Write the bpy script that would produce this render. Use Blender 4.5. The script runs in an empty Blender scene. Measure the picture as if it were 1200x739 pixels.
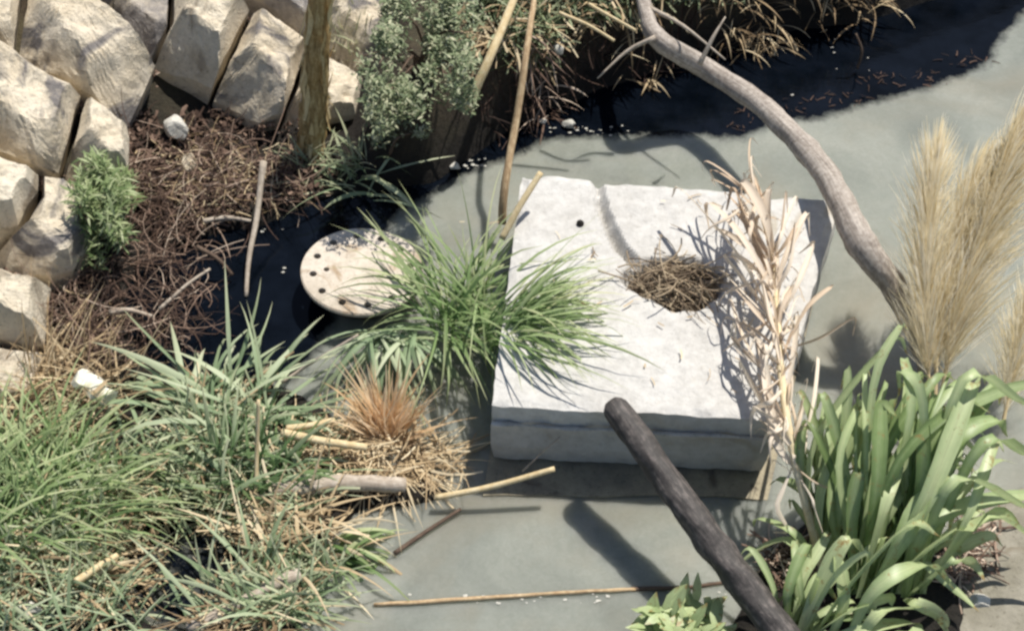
import bpy, bmesh, math, random
import numpy as np
from mathutils import Vector, Matrix, noise as mnoise

random.seed(7)
R = random.random
U = random.uniform
sc = bpy.context.scene
col = sc.collection

# ------------------------------------------------------------------ camera, sky, sun, exposure
PITCH = math.radians(50.0)
HF = math.tan(math.radians(20.0))
DIST = 5.68
FWD = Vector((0, math.cos(PITCH), -math.sin(PITCH)))
UPV = Vector((0, math.sin(PITCH), math.cos(PITCH)))
RGT = Vector((1, 0, 0))
CAM = -FWD * DIST
cam_d = bpy.data.cameras.new('camera')
cam = bpy.data.objects.new('camera', cam_d)
col.objects.link(cam)
cam.location = CAM
cam.rotation_euler = (math.radians(90) - PITCH, 0, 0)
cam_d.sensor_fit = 'HORIZONTAL'
cam_d.angle = math.radians(40.0)
cam_d.clip_end = 400
sc.camera = cam

SUN_AZ, SUN_EL = math.radians(40), math.radians(63)
w = bpy.data.worlds.new('World')
sc.world = w
w.use_nodes = True
nt = w.node_tree
bg = nt.nodes['Background']
sky = nt.nodes.new('ShaderNodeTexSky')
sky.sky_type = 'NISHITA'
sky.sun_disc = False
sky.sun_elevation = SUN_EL
sky.sun_rotation = SUN_AZ
nt.links.new(sky.outputs[0], bg.inputs[0])
bg.inputs[1].default_value = 0.075
sd = bpy.data.lights.new('sun', 'SUN')
sd.energy = 4.2
sd.angle = math.radians(0.6)
sd.color = (1.0, 0.955, 0.88)
sun = bpy.data.objects.new('sun', sd)
col.objects.link(sun)
SUND = Vector((math.sin(SUN_AZ) * math.cos(SUN_EL), math.cos(SUN_AZ) * math.cos(SUN_EL), math.sin(SUN_EL)))
sun.rotation_euler = SUND.to_track_quat('Z', 'Y').to_euler()
sun.location = (3, 4, 6)
sc.view_settings.view_transform = 'Standard'
sc.view_settings.look = 'None'
sc.view_settings.exposure = 0.45
sc.view_settings.gamma = 1.0
sc.view_settings.use_curve_mapping = False
sc.render.engine = 'CYCLES'
sc.cycles.use_denoising = True
sc.cycles.max_bounces = 5
sc.cycles.filter_width = 2.7


# ------------------------------------------------------------------ helpers
def ray(px, py):
    return (FWD + RGT * ((px - 600) / 600 * HF) + UPV * ((369.5 - py) / 600 * HF)).normalized()


def at(px, py, z=0.0):
    r = ray(px, py)
    return CAM + r * ((z - CAM.z) / r.z)


def on_plane(px, py, p0, n):
    r = ray(px, py)
    return CAM + r * ((p0 - CAM).dot(n) / r.dot(n))


ORG = {}


def tag(o, label=None, cat=None, group=None, kind=None):
    if label: o['label'] = label
    if cat: o['category'] = cat
    if group: o['group'] = group
    if kind: o['kind'] = kind
    return o


def thing(name, label, cat, loc, group=None):
    o = bpy.data.objects.new(name, None)
    col.objects.link(o)
    o.empty_display_size = 0.05
    o.location = loc
    ORG[o.name] = Vector(loc)
    return tag(o, label, cat, group)


class MB:
    def __init__(s):
        s.v, s.f, s.t, s.l, s.c = [], [], [], [], []

    def add(s, v, t, l=0.0, c=0.0):
        s.v.append(v); s.t.append(t); s.l.append(l); s.c.append(c)
        return len(s.v) - 1

    def ribbon(s, pts, w, tint, side=None, fold=0.0, prof=None, twist=0.0, rib=0.0):
        n = len(pts)
        pts = [Vector(p) for p in pts]
        prev = None
        for i, p in enumerate(pts):
            a = pts[max(i - 1, 0)]; b = pts[min(i + 1, n - 1)]
            tg = (b - a)
            if tg.length < 1e-6: tg = Vector((0, 0, 1))
            tg.normalize()
            sd_ = Vector(side) if side is not None else tg.cross(Vector((0, 0, 1)))
            sd_ = sd_ - tg * sd_.dot(tg)
            if sd_.length < 1e-4: sd_ = tg.orthogonal()
            sd_.normalize()
            if prev is not None and sd_.dot(prev) < 0: sd_ = -sd_
            prev = sd_
            u = i / (n - 1)
            if twist: sd_ = Matrix.Rotation(twist * u, 3, tg) @ sd_
            ww = w * (prof(u) if prof else (0.55 + 0.9 * u if u < 0.5 else 2.0 * (1 - u) ** 0.8 * 0.9 + 0.04)) * 0.5
            nn = sd_.cross(tg)
            if fold:
                a0 = s.add(p + sd_ * ww + nn * ww * fold, tint, u, 1 + tint * 5); s.add(p, min(1, tint + rib), u, tint * 5); s.add(p - sd_ * ww + nn * ww * fold, tint * .92, u, -1 + tint * 5)
                if i: s.f += [(a0 - 3, a0 - 2, a0 + 1, a0), (a0 - 2, a0 - 1, a0 + 2, a0 + 1)]
            else:
                a0 = s.add(p + sd_ * ww, tint, u, .6 + tint * 5); s.add(p - sd_ * ww, tint * .94, u, -.6 + tint * 5)
                if i: s.f.append((a0 - 2, a0 - 1, a0 + 1, a0))

    def tube(s, pts, rad, seg=8, tint=0.5, cap=True, rough=0.0):
        n = len(pts)
        pts = [Vector(p) for p in pts]
        nrm = None
        first = len(s.v)
        for i, p in enumerate(pts):
            tg = (pts[min(i + 1, n - 1)] - pts[max(i - 1, 0)]).normalized()
            if nrm is None: nrm = tg.orthogonal().normalized()
            nrm = (nrm - tg * nrm.dot(tg)).normalized()
            bn = tg.cross(nrm)
            r = rad[i] if hasattr(rad, '__len__') else rad
            for k in range(seg):
                a = 2 * math.pi * k / seg
                rr = r
                if rough:
                    q = p * 14 + Vector((math.cos(a), math.sin(a), 0)) * 1.2
                    rr = r * (1 + rough * mnoise.noise(q))
                s.add(p + (nrm * math.cos(a) + bn * math.sin(a)) * rr, tint, i / max(1, n - 1), abs(2 * k / seg - 1) + tint * 5)
            if i:
                b0 = first + (i - 1) * seg; b1 = first + i * seg
                for k in range(seg):
                    k2 = (k + 1) % seg
                    s.f.append((b0 + k, b0 + k2, b1 + k2, b1 + k))
        if cap:
            s.f.append(tuple(first + k for k in reversed(range(seg))))
            e = first + (n - 1) * seg
            s.f.append(tuple(e + k for k in range(seg)))

    def build(s, name, mat, parent=None, smooth=True):
        org = ORG.get(parent.name, Vector((0, 0, 0))) if parent else Vector((0, 0, 0))
        m = bpy.data.meshes.new(name)
        m.from_pydata([tuple(Vector(p) - org) for p in s.v], [], s.f)
        a = m.attributes.new('tint', 'FLOAT', 'POINT')
        a.data.foreach_set('value', np.array(s.t, dtype=np.float32))
        a = m.attributes.new('along', 'FLOAT', 'POINT')
        a.data.foreach_set('value', np.array(s.l, dtype=np.float32))
        a = m.attributes.new('across', 'FLOAT', 'POINT')
        a.data.foreach_set('value', np.array(s.c, dtype=np.float32))
        m.polygons.foreach_set('use_smooth', [smooth] * len(m.polygons))
        m.materials.append(mat)
        o = bpy.data.objects.new(name, m)
        col.objects.link(o)
        if parent:
            o.parent = parent
            ORG[o.name] = org
        return o


def crom(pts, n):
    pts = [Vector(p) for p in pts]
    P = [pts[0] * 2 - pts[1]] + pts + [pts[-1] * 2 - pts[-2]]
    out = []
    S = len(pts) - 1
    for i in range(n):
        x = i / (n - 1) * S
        k = min(int(x), S - 1); t = x - k
        a, b, c, d = P[k:k + 4]
        out.append(0.5 * ((2 * b) + (c - a) * t + (2 * a - 5 * b + 4 * c - d) * t * t + (3 * b - a - 3 * c + d) * t ** 3))
    return out


# ------------------------------------------------------------------ materials
def rgb(h):
    h = h.lstrip('#')
    c = [int(h[i:i + 2], 16) / 255 for i in (0, 2, 4)]
    return tuple((x / 12.92 if x <= 0.04045 else ((x + 0.055) / 1.055) ** 2.4) for x in c) + (1,)


class NT:
    def __init__(s, name):
        s.m = bpy.data.materials.new(name); s.m.use_nodes = True
        s.t = s.m.node_tree; s.p = s.t.nodes['Principled BSDF']; s.out = s.t.nodes['Material Output']

    def n(s, typ, **k):
        x = s.t.nodes.new(typ)
        for a, b in k.items(): setattr(x, a, b)
        return x

    def l(s, a, b): s.t.links.new(a, b)

    def noise(s, scale, detail=4, rough=0.6, coord='Object', vec=None, dist=0.0):
        x = s.n('ShaderNodeTexNoise'); x.inputs['Scale'].default_value = scale
        x.inputs['Detail'].default_value = detail; x.inputs['Roughness'].default_value = rough
        x.inputs['Distortion'].default_value = dist
        if vec is None:
            if not hasattr(s, 'geo'): s.geo = s.n('ShaderNodeNewGeometry')
            vec = s.geo.outputs['Position']
        s.l(vec, x.inputs['Vector'])
        return x.outputs[0]

    def ramp(s, fac, stops):
        x = s.n('ShaderNodeValToRGB')
        e = x.color_ramp.elements
        while len(e) < len(stops): e.new(0.5)
        for i, (p, c) in enumerate(stops):
            e[i].position = p; e[i].color = c
        s.l(fac, x.inputs[0])
        return x.outputs[0]

    def mix(s, fac, a, b, mode='MIX'):
        x = s.n('ShaderNodeMix', data_type='RGBA', blend_type=mode)
        for k, v in ((0, fac), (6, a), (7, b)):
            if isinstance(v, (int, float)): x.inputs[k].default_value = v
            elif isinstance(v, tuple): x.inputs[k].default_value = v
            else: s.l(v, x.inputs[k])
        return x.outputs[2]

    def attr(s, name):
        x = s.n('ShaderNodeAttribute'); x.attribute_name = name
        return x.outputs['Fac']

    def math(s, op, a, b=None):
        x = s.n('ShaderNodeMath', operation=op)
        for i, v in enumerate((a, b)):
            if v is None: continue
            if isinstance(v, (int, float)): x.inputs[i].default_value = v
            else: s.l(v, x.inputs[i])
        return x.outputs[0]

    def bump(s, h, strength=0.4, dist=0.01):
        x = s.n('ShaderNodeBump'); x.inputs['Strength'].default_value = strength
        x.inputs['Distance'].default_value = dist
        s.l(h, x.inputs['Height'])
        s.l(x.outputs[0], s.p.inputs['Normal'])
        return x

    def color(s, c): s.l(c, s.p.inputs['Base Color'])


def leaf_mat(name, stops, rough=0.55, trans=0.3, tipc=None, nscale=9, spec=0.3, streak=0.0, spots=None):
    k = NT(name)
    t = k.attr('tint')
    nz = k.noise(nscale, 3)
    f = k.math('ADD', k.math('MULTIPLY', t, 0.75), k.math('MULTIPLY', nz, 0.25))
    c = k.ramp(f, stops)
    if tipc:
        al = k.math('POWER', k.attr('along'), 3.0)
        c = k.mix(k.math('MULTIPLY', al, 0.7), c, tipc)
    if streak:
        cv = k.n('ShaderNodeCombineXYZ'); k.l(k.math('MULTIPLY', k.attr('across'), 7.0), cv.inputs[0]); k.l(k.math('MULTIPLY', k.attr('along'), 2.2), cv.inputs[1])
        ns = k.noise(1.0, 4, 0.65, vec=cv.outputs[0])
        c = k.mix(streak, c, k.ramp(ns, [(0.34, (0.3, 0.28, 0.24, 1)), (0.62, (1, 1, 1, 1))]), 'MULTIPLY')
    if spots:
        n5 = k.noise(26, 5, 0.7)
        f5 = k.math('ADD', n5, k.math('MULTIPLY', k.math('POWER', k.attr('along'), 4.0), 0.16))
        c = k.mix(k.ramp(f5, [(0.60, (0, 0, 0, 1)), (0.70, (1, 1, 1, 1))]), c, spots)
    k.color(c)
    k.p.inputs['Roughness'].default_value = rough
    k.p.inputs['Specular IOR Level'].default_value = spec
    tr = k.n('ShaderNodeBsdfTranslucent')
    k.l(c, tr.inputs[0])
    mx = k.n('ShaderNodeMixShader'); mx.inputs[0].default_value = trans
    k.l(k.p.outputs[0], mx.inputs[1]); k.l(tr.outputs[0], mx.inputs[2])
    k.l(mx.outputs[0], k.out.inputs[0])
    return k.m


def rock_mat(name, stops, scale=6, bump=0.5, stain=None, stain_lo=0.55, rough=0.9, side_shade=None, pores=0.55):
    k = NT(name)
    n1 = k.noise(scale, 7, 0.68)
    c = k.ramp(n1, stops)
    n2 = k.noise(scale * 7, 4, 0.7)
    c = k.mix(0.22, c, k.ramp(n2, [(0.35, (0.25, 0.23, 0.2, 1)), (0.6, (1, 1, 1, 1))]), 'MULTIPLY')
    if stain:
        n3 = k.noise(scale * 0.55, 4, 0.6, dist=1.5)
        m = k.ramp(n3, [(stain_lo, (0, 0, 0, 1)), (stain_lo + 0.08, (1, 1, 1, 1))])
        c = k.mix(m, c, stain)
    if side_shade:   # painted shade: greyer colour below the top edge, for the block's side faces
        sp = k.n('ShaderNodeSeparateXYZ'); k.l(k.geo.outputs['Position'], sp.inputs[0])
        mr = k.ramp(k.math('ADD', sp.outputs[2], k.math('MULTIPLY', k.math('SUBTRACT', k.noise(9, 5), .5), .08)), [(side_shade[0], (1, 1, 1, 1)), (side_shade[1], (0, 0, 0, 1))])
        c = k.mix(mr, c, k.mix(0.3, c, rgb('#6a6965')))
    k.color(c)
    k.p.inputs['Roughness'].default_value = rough
    k.p.inputs['Specular IOR Level'].default_value = 0.25
    c = k.mix(pores, c, k.ramp(k.noise(scale * 13, 3, 0.55), [(0.30, (.35, .32, .28, 1)), (0.40, (1, 1, 1, 1))]), 'MULTIPLY')
    k.color(c)
    h = k.math('ADD', k.noise(scale * 4, 8, 0.7), k.math('MULTIPLY', k.noise(scale * 16, 4, 0.7), 0.4))
    k.bump(h, bump, 0.012)
    return k.m


M = {}
M['stone'] = rock_mat('pale_stone', [(0.22, rgb('#b3a48c')), (0.40, rgb('#dacdb5')), (0.7, rgb('#e4dac6'))], 5, 1.0, rgb('#a99c88'), 0.56)
M['stone_grey'] = rock_mat('weathered_grey_stone', [(0.25, rgb('#6f6a67')), (0.48, rgb('#98928c')), (0.68, rgb('#cabfae'))], 6, 0.9)
M['stone_mix'] = rock_mat('stained_stone', [(0.25, rgb('#b3a48c')), (0.45, rgb('#d6c8af')), (0.7, rgb('#e3d8c4'))], 5, 1.0, rgb('#7b7672'), 0.51)
M['white_stone'] = rock_mat('white_stone', [(0.3, rgb('#b5b2a8')), (0.7, rgb('#e4e1d6'))], 14, 0.5)
M['concrete'] = rock_mat('pale_concrete', [(0.22, rgb('#a9a59d')), (0.40, rgb('#c2bfb9')), (0.7, rgb('#cdcbc6'))], 3.2, 0.6, rgb('#b0a899'), 0.64, side_shade=(0.20, 0.335), pores=0.2)
M['plinth'] = rock_mat('wet_footing_concrete', [(0.3, rgb('#7c7466')), (0.6, rgb('#a1977f')), (0.75, rgb('#b5aa94'))], 6, 0.5, rgb('#645a4c'), 0.58, 0.6)
M['seam'] = rock_mat('mortar', [(0.3, rgb('#a5a29c')), (0.7, rgb('#d5d2cc'))], 14, 0.6)
M['dark_spot'] = rock_mat('dark_iron', [(0.3, rgb('#1c1a18')), (0.7, rgb('#302c28'))], 20, 0.4)
M['flange'] = rock_mat('pale_dusty_flange', [(0.25, rgb('#a89d8c')), (0.5, rgb('#c9beae')), (0.75, rgb('#d4cabc'))], 6, 0.35, rgb('#a08c74'), 0.58)
M['rust'] = rock_mat('brown_pipe', [(0.3, rgb('#3a2f28')), (0.7, rgb('#6a5748'))], 9, 0.5)
M['post'] = None


def wood_mat(name, stops, sx=60, sz=3, bump=0.6, rough=0.85):
    k = NT(name)
    al = k.attr('along'); t = k.attr('tint')
    tc = k.n('ShaderNodeNewGeometry')
    mp = k.n('ShaderNodeMapping')
    mp.inputs['Scale'].default_value = (sx, sx, sz)
    k.l(tc.outputs['Position'], mp.inputs[0])
    n1 = k.noise(1, 6, 0.6, vec=mp.outputs[0])
    cv = k.n('ShaderNodeCombineXYZ'); k.l(k.math('MULTIPLY', k.attr('across'), 10.0), cv.inputs[0]); k.l(k.math('MULTIPLY', al, 9.0), cv.inputs[1])
    n2 = k.noise(1.0, 7, 0.7, vec=cv.outputs[0], dist=.4)
    f = k.math('ADD', k.math('ADD', k.math('MULTIPLY', n1, 0.3), k.math('MULTIPLY', n2, 0.5)), k.math('MULTIPLY', k.noise(55, 5, .7), 0.2))
    c = k.ramp(k.math('ADD', f, k.math('MULTIPLY', k.math('SUBTRACT', t, 0.5), 0.3)), stops)
    k.color(c)
    k.p.inputs['Roughness'].default_value = rough
    k.p.inputs['Specular IOR Level'].default_value = 0.3
    k.bump(f, bump, 0.01)
    return k.m


M['post'] = wood_mat('weathered_olive_wood', [(0.36, rgb('#5e4a2e')), (0.5, rgb('#a88d5e')), (0.62, rgb('#dcc898'))])
M['trunk'] = wood_mat('grey_bark', [(0.3, rgb('#5d544c')), (0.47, rgb('#8f857b')), (0.62, rgb('#c2b8ac'))], 60, 36, 0.8)
M['pipe'] = wood_mat('dark_dusty_pipe', [(0.32, rgb('#232120')), (0.5, rgb('#46423f')), (0.68, rgb('#857b75'))], 34, 40, 0.6, 0.6)
M['cane'] = wood_mat('dry_cane', [(0.3, rgb('#a38a62')), (0.48, rgb('#c9b48a')), (0.62, rgb('#e0d2b0'))], 40, 8, 0.3)
M['cane_brown'] = wood_mat('brown_cane', [(0.3, rgb('#7a6248')), (0.48, rgb('#ad9270')), (0.62, rgb('#d8c39e'))], 40, 8, 0.3)
M['twig'] = wood_mat('grey_twig', [(0.3, rgb('#7d7164')), (0.5, rgb('#a99c8c')), (0.65, rgb('#cfc5b6'))], 40, 10, 0.4)
M['dark_twig'] = wood_mat('dark_twig', [(0.3, rgb('#3a2f28')), (0.5, rgb('#5e4e42')), (0.65, rgb('#84715f'))], 40, 10, 0.4)

M['grass'] = leaf_mat('fresh_grass', [(0.1, rgb('#53703f')), (0.45, rgb('#7f9b61')), (0.75, rgb('#a9bb86')), (0.95, rgb('#d0caa2'))], 0.5, 0.35, rgb('#cac79e'))
M['grass_wide'] = leaf_mat('grey_green_grass', [(0.1, rgb('#637a58')), (0.45, rgb('#91a67e')), (0.85, rgb('#c1caa8'))], 0.5, 0.3, rgb('#cdc9a8'))
M['grass_dark'] = leaf_mat('dark_grass', [(0.15, rgb('#3a5030')), (0.5, rgb('#5a7549')), (0.85, rgb('#879c6b'))], 0.55, 0.3)
M['bush'] = leaf_mat('bush_leaves', [(0.1, rgb('#4c5a3c')), (0.4, rgb('#7d8a66')), (0.7, rgb('#a9ae8c')), (0.95, rgb('#cdc6a8'))], 0.6, 0.25)
M['weed'] = leaf_mat('weed_leaves', [(0.1, rgb('#5b7044')), (0.5, rgb('#8c9c69')), (0.9, rgb('#c2c8a0'))], 0.55, 0.3)
M['broad'] = leaf_mat('broad_green_leaves', [(0.05, rgb('#4c6339')), (0.40, rgb('#88a066')), (0.68, rgb('#bccd99')), (0.95, rgb('#dce6b2'))], 0.42, 0.35, rgb('#b9c48e'), nscale=22, spec=0.4, streak=.35, spots=rgb('#a08a58'))
M['dry'] = leaf_mat('dry_leaf', [(0.1, rgb('#a58b72')), (0.45, rgb('#d6c0a6')), (0.8, rgb('#f0e3d0'))], 0.7, 0.25, streak=.3)
M['plume'] = leaf_mat('plume', [(0.1, rgb('#c2a873')), (0.45, rgb('#eee0bc')), (0.85, rgb('#fcf7e8'))], 0.7, 0.65)
M['straw'] = leaf_mat('straw', [(0.05, rgb('#54432f')), (0.3, rgb('#8d775a')), (0.6, rgb('#c0aa86')), (0.9, rgb('#e2d4b4'))], 0.8, 0.15)
M['litter'] = leaf_mat('brown_litter', [(0.12, rgb('#2b201b')), (0.42, rgb('#5c483d')), (0.66, rgb('#8d7666')), (0.86, rgb('#d6c4b0'))], 0.85, 0.1)
M['orange'] = leaf_mat('orange_dry_grass', [(0.05, rgb('#c99b6c')), (0.45, rgb('#e8c69a')), (0.9, rgb('#f6e6ca'))], 0.75, 0.45)
M['roots'] = leaf_mat('dry_roots', [(0.05, rgb('#4a3d30')), (0.4, rgb('#857460')), (0.9, rgb('#baa88c'))], 0.85, 0.0)


def soil_mat():
    k = NT('muddy_soil')
    n1 = k.noise(3.5, 8, 0.65)
    c = k.ramp(n1, [(0.3, rgb('#2c241c')), (0.48, rgb('#4b3f31')), (0.62, rgb('#5f553f')), (0.75, rgb('#7c6c54'))])
    g = k.ramp(k.noise(1.7, 4), [(0.52, (0, 0, 0, 1)), (0.62, (1, 1, 1, 1))])
    c = k.mix(k.math('MULTIPLY', g, 0.25), c, rgb('#4a5038'))
    c = k.mix(0.5, c, k.ramp(k.noise(45, 5, 0.7), [(0.3, (0.25, 0.22, 0.2, 1)), (0.62, (1.0, 1.0, 1.0, 1))]), 'MULTIPLY')
    sp = k.n('ShaderNodeSeparateXYZ'); k.l(k.geo.outputs['Position'], sp.inputs[0])
    wet = k.ramp(k.math('ADD', sp.outputs[2], k.math('MULTIPLY', k.math('SUBTRACT', k.noise(6, 4), .5), .12)), [(0.10, (1, 1, 1, 1)), (0.34, (0, 0, 0, 1))])  # wet mud near the waterline, also painting the bank face's shade as dark soil
    c = k.mix(wet, c, k.mix(0.9, c, rgb('#17130f')))
    k.color(c)
    k.p.inputs['Roughness'].default_value = 0.95
    k.bump(k.math('ADD', k.noise(18, 8, 0.7), k.math('MULTIPLY', k.noise(70, 5, 0.7), 0.4)), 1.0, 0.03)
    return k.m


def water_mat():
    k = NT('silty_water')
    s = k.attr('silt')
    nz = k.noise(2.2, 6, 0.6, dist=0.6)
    mud = k.ramp(nz, [(0.3, rgb('#7f827a')), (0.5, rgb('#8e9188')), (0.7, rgb('#9d9e94'))])
    mud = k.mix(.5, mud, k.ramp(k.noise(30, 6, .7, dist=2.0), [(0.35, (.78, .78, .76, 1)), (0.6, (1, 1, 1, 1)), (.72, (1.12, 1.1, 1.05, 1))]), 'MULTIPLY')
    mud = k.mix(k.math('MULTIPLY', k.ramp(k.noise(1.1, 4, 0.6, dist=1.2), [(0.45, (0, 0, 0, 1)), (0.7, (1, 1, 1, 1))]), .5), mud, rgb('#8a8270'))
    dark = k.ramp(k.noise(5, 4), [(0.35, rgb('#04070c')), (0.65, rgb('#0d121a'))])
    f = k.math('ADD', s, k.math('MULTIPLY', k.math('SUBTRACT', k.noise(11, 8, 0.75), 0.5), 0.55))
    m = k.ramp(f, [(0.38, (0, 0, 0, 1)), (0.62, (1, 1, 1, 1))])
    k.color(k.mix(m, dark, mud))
    k.l(k.math('ADD', k.math('MULTIPLY', m, 0.05), 0.06), k.p.inputs['Roughness'])
    k.p.inputs['IOR'].default_value = 1.33
    k.l(k.math('ADD', 0.22, k.math('MULTIPLY', m, 0.28)), k.p.inputs['Specular IOR Level'])
    k.l(k.math('MULTIPLY', m, 0.9), k.p.inputs['Subsurface Weight'])
    k.p.inputs['Subsurface Scale'].default_value = 0.16
    k.p.inputs['Subsurface Radius'].default_value = (1.0, 1.0, 0.9)
    mp = k.n('ShaderNodeMapping'); mp.inputs['Scale'].default_value = (1, 2.2, 1)
    k.l(k.geo.outputs['Position'], mp.inputs[0])
    h = k.math('ADD', k.noise(9, 3, 0.5, vec=mp.outputs[0]), k.math('MULTIPLY', k.noise(26, 3, 0.5, vec=mp.outputs[0]), 0.3))
    k.bump(h, 0.05, 0.02)
    return k.m


M['soil'] = soil_mat()
M['water'] = water_mat()

# ------------------------------------------------------------------ terrain
def P2(lst): return [(at(x, y).x, at(x, y).y) for x, y in lst]


shore = P2([(1400, -125), (1200, -38), (1100, 2), (1000, 26), (900, 45), (830, 68), (770, 88), (700, 104), (640, 128), (570, 176),
            (510, 215), (440, 228), (385, 232), (335, 250), (300, 268), (245, 282), (190, 300), (150, 335), (140, 385), (185, 425), (250, 436), (310, 442),
            (355, 458), (395, 485), (415, 530), (440, 560), (520, 570), (560, 580), (500, 590), (420, 600), (375, 640), (350, 690),
            (352, 739), (365, 950)])
main_land = shore + [(-1.1, -40), (-90, -40), (-90, 90), (90, 90), (90, shore[0][1] + 6)]
mound = P2([(850, 900), (852, 730), (892, 650), (950, 605), (1080, 600), (1125, 640), (1135, 720), (1120, 900)])
pool = P2([(148, 660), (175, 612), (225, 592), (272, 615), (285, 655), (262, 700), (205, 735), (160, 710)])


def sdist(X, Y, poly):
    d = np.full(X.shape, 1e9); inside = np.zeros(X.shape, bool)
    n = len(poly)
    for i in range(n):
        x0, y0 = poly[i]; x1, y1 = poly[(i + 1) % n]
        ex, ey = x1 - x0, y1 - y0
        L = ex * ex + ey * ey + 1e-12
        t = np.clip(((X - x0) * ex + (Y - y0) * ey) / L, 0, 1)
        d = np.minimum(d, np.hypot(X - x0 - t * ex, Y - y0 - t * ey))
        c = ((y0 > Y) != (y1 > Y)) & (X < ex * (Y - y0) / (ey + 1e-12 * (ey == 0)) + x0)
        inside ^= c
    return np.where(inside, d, -d)


WA = at(60, 432, 0.06); WB = at(432, 132, 0.06)
WU = (WB - WA).normalized()
WO = Vector((WU.y, -WU.x, 0))
WTH = math.radians(24)
WN = (WO * math.sin(WTH) + Vector((0, 0, 1)) * math.cos(WTH)).normalized()
WV = (-WO * math.cos(WTH) + Vector((0, 0, 1)) * math.sin(WTH)).normalized()


def fbm(X, Y, s, seed):
    rs = np.random.RandomState(seed)
    out = np.zeros(X.shape)
    for o in range(4):
        for _ in range(4):
            a = rs.uniform(0, 2 * np.pi); ph = rs.uniform(0, 6.28); f = s * 2 ** o * rs.uniform(0.7, 1.3)
            out += np.sin((X * np.cos(a) + Y * np.sin(a)) * f + ph) / 2 ** o / 4
    return out


def sm(x, a, b):
    t = np.clip((x - a) / (b - a), 0, 1)
    return t * t * (3 - 2 * t)


def height(X, Y):
    d = sdist(X, Y, main_land) + 0.03 * fbm(X, Y, 7, 3)
    h = -0.28 + 0.31 * sm(d, -0.12, 0.04)
    far = sm(Y, 0.55, 0.95) * sm(X, -0.74, -0.40)
    h += far * (0.36 * sm(d, 0.0, 0.12) + 0.25 * np.clip(d - 0.1, 0, 3))
    h += (1 - far) * 0.09 * np.clip(d, 0, 1.0)
    s = -((X - WA.x) * WO.x + (Y - WA.y) * WO.y)
    t = (X - WA.x) * WU.x + (Y - WA.y) * WU.y
    zw = np.minimum(0.06 + s * math.tan(WTH) - 0.17, 1.9)
    zw = zw * sm(t, -0.55, -0.05) * (1 - far * sm(t, 1.9, 2.4))
    h = np.where(d > 0, np.maximum(h, zw), h)
    h += np.where(d > 0, 0.022 * fbm(X, Y, 9, 5), 0)
    dm = sdist(X, Y, mound) + 0.02 * fbm(X, Y, 9, 8)
    h = np.maximum(h, -0.28 + 0.32 * sm(dm, -0.12, 0.05) + 0.05 * np.clip(dm, 0, 0.6))
    dp = sdist(X, Y, pool) + 0.02 * fbm(X, Y, 12, 9)
    h = h - 0.24 * sm(dp, -0.08, 0.06)
    return h


STEP = 0.035
gx = np.arange(-3.4, 3.4, STEP); gy = np.arange(-2.9, 3.6, STEP)
geo = np.array([0.12, 0.35, 0.8, 1.6, 3, 6, 12, 25, 45, 70])
ax = np.concatenate([gx[0] - geo[::-1], gx, gx[-1] + geo]); ay = np.concatenate([gy[0] - geo[::-1], gy, gy[-1] + geo])
AX, AY = np.meshgrid(ax, ay)
H = height(AX, AY)


def grid_mesh(name, Xs, Ys, Z, mat, attr=None):
    ny, nx = Xs.shape
    v = np.stack([Xs, Ys, Z], -1).reshape(-1, 3)
    i = np.arange(ny * nx).reshape(ny, nx)
    f = np.stack([i[:-1, :-1], i[:-1, 1:], i[1:, 1:], i[1:, :-1]], -1).reshape(-1, 4)
    m = bpy.data.meshes.new(name)
    m.from_pydata(v.tolist(), [], f.tolist())
    m.polygons.foreach_set('use_smooth', [True] * len(m.polygons))
    if attr is not None:
        a = m.attributes.new('silt', 'FLOAT', 'POINT')
        a.data.foreach_set('value', attr.reshape(-1).astype(np.float32))
    m.materials.append(mat)
    o = bpy.data.objects.new(name, m); col.objects.link(o)
    return o


tag(grid_mesh('ground', AX, AY, H, M['soil']), 'dark muddy soil of the stream banks', kind='structure')
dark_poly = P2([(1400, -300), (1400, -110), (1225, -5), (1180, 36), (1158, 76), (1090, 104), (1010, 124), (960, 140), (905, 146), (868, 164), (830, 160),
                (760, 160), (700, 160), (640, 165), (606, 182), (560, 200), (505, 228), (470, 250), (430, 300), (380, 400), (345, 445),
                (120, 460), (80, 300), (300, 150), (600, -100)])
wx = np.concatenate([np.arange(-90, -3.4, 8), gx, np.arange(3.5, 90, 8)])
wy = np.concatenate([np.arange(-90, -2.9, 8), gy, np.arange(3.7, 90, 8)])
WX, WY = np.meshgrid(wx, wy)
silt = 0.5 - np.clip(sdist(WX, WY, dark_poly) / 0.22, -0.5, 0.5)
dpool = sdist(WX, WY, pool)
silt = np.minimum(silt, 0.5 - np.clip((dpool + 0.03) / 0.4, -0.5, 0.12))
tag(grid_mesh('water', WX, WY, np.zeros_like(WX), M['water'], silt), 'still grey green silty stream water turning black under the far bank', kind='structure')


mx = np.arange(0.9, 4.2, 0.03); my = np.arange(-3.4, -0.3, 0.03)
MX, MY = np.meshgrid(mx, my)
flat = P2([(1060, 950), (1085, 760), (1112, 690), (1128, 650), (1135, 612), (1160, 590), (1195, 572), (1260, 560), (1500, 560), (1500, 950)])
fd_ = sdist(MX, MY, flat) + 0.035 * fbm(MX, MY, 8, 21)
MZ = -0.05 + 0.068 * sm(fd_, -0.10, 0.05) + 0.006 * fbm(MX, MY, 14, 22)
M['silt'] = rock_mat('drying_silt', [(0.25, rgb('#75705f')), (0.5, rgb('#8d887a')), (0.75, rgb('#a09a8c'))], 4, 0.5, rgb('#6b5f4c'), 0.58, 0.75)
tag(grid_mesh('mud_flat', MX, MY, MZ, M['silt']), 'pale drying silt flat at the lower right shore', kind='structure')


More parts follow.
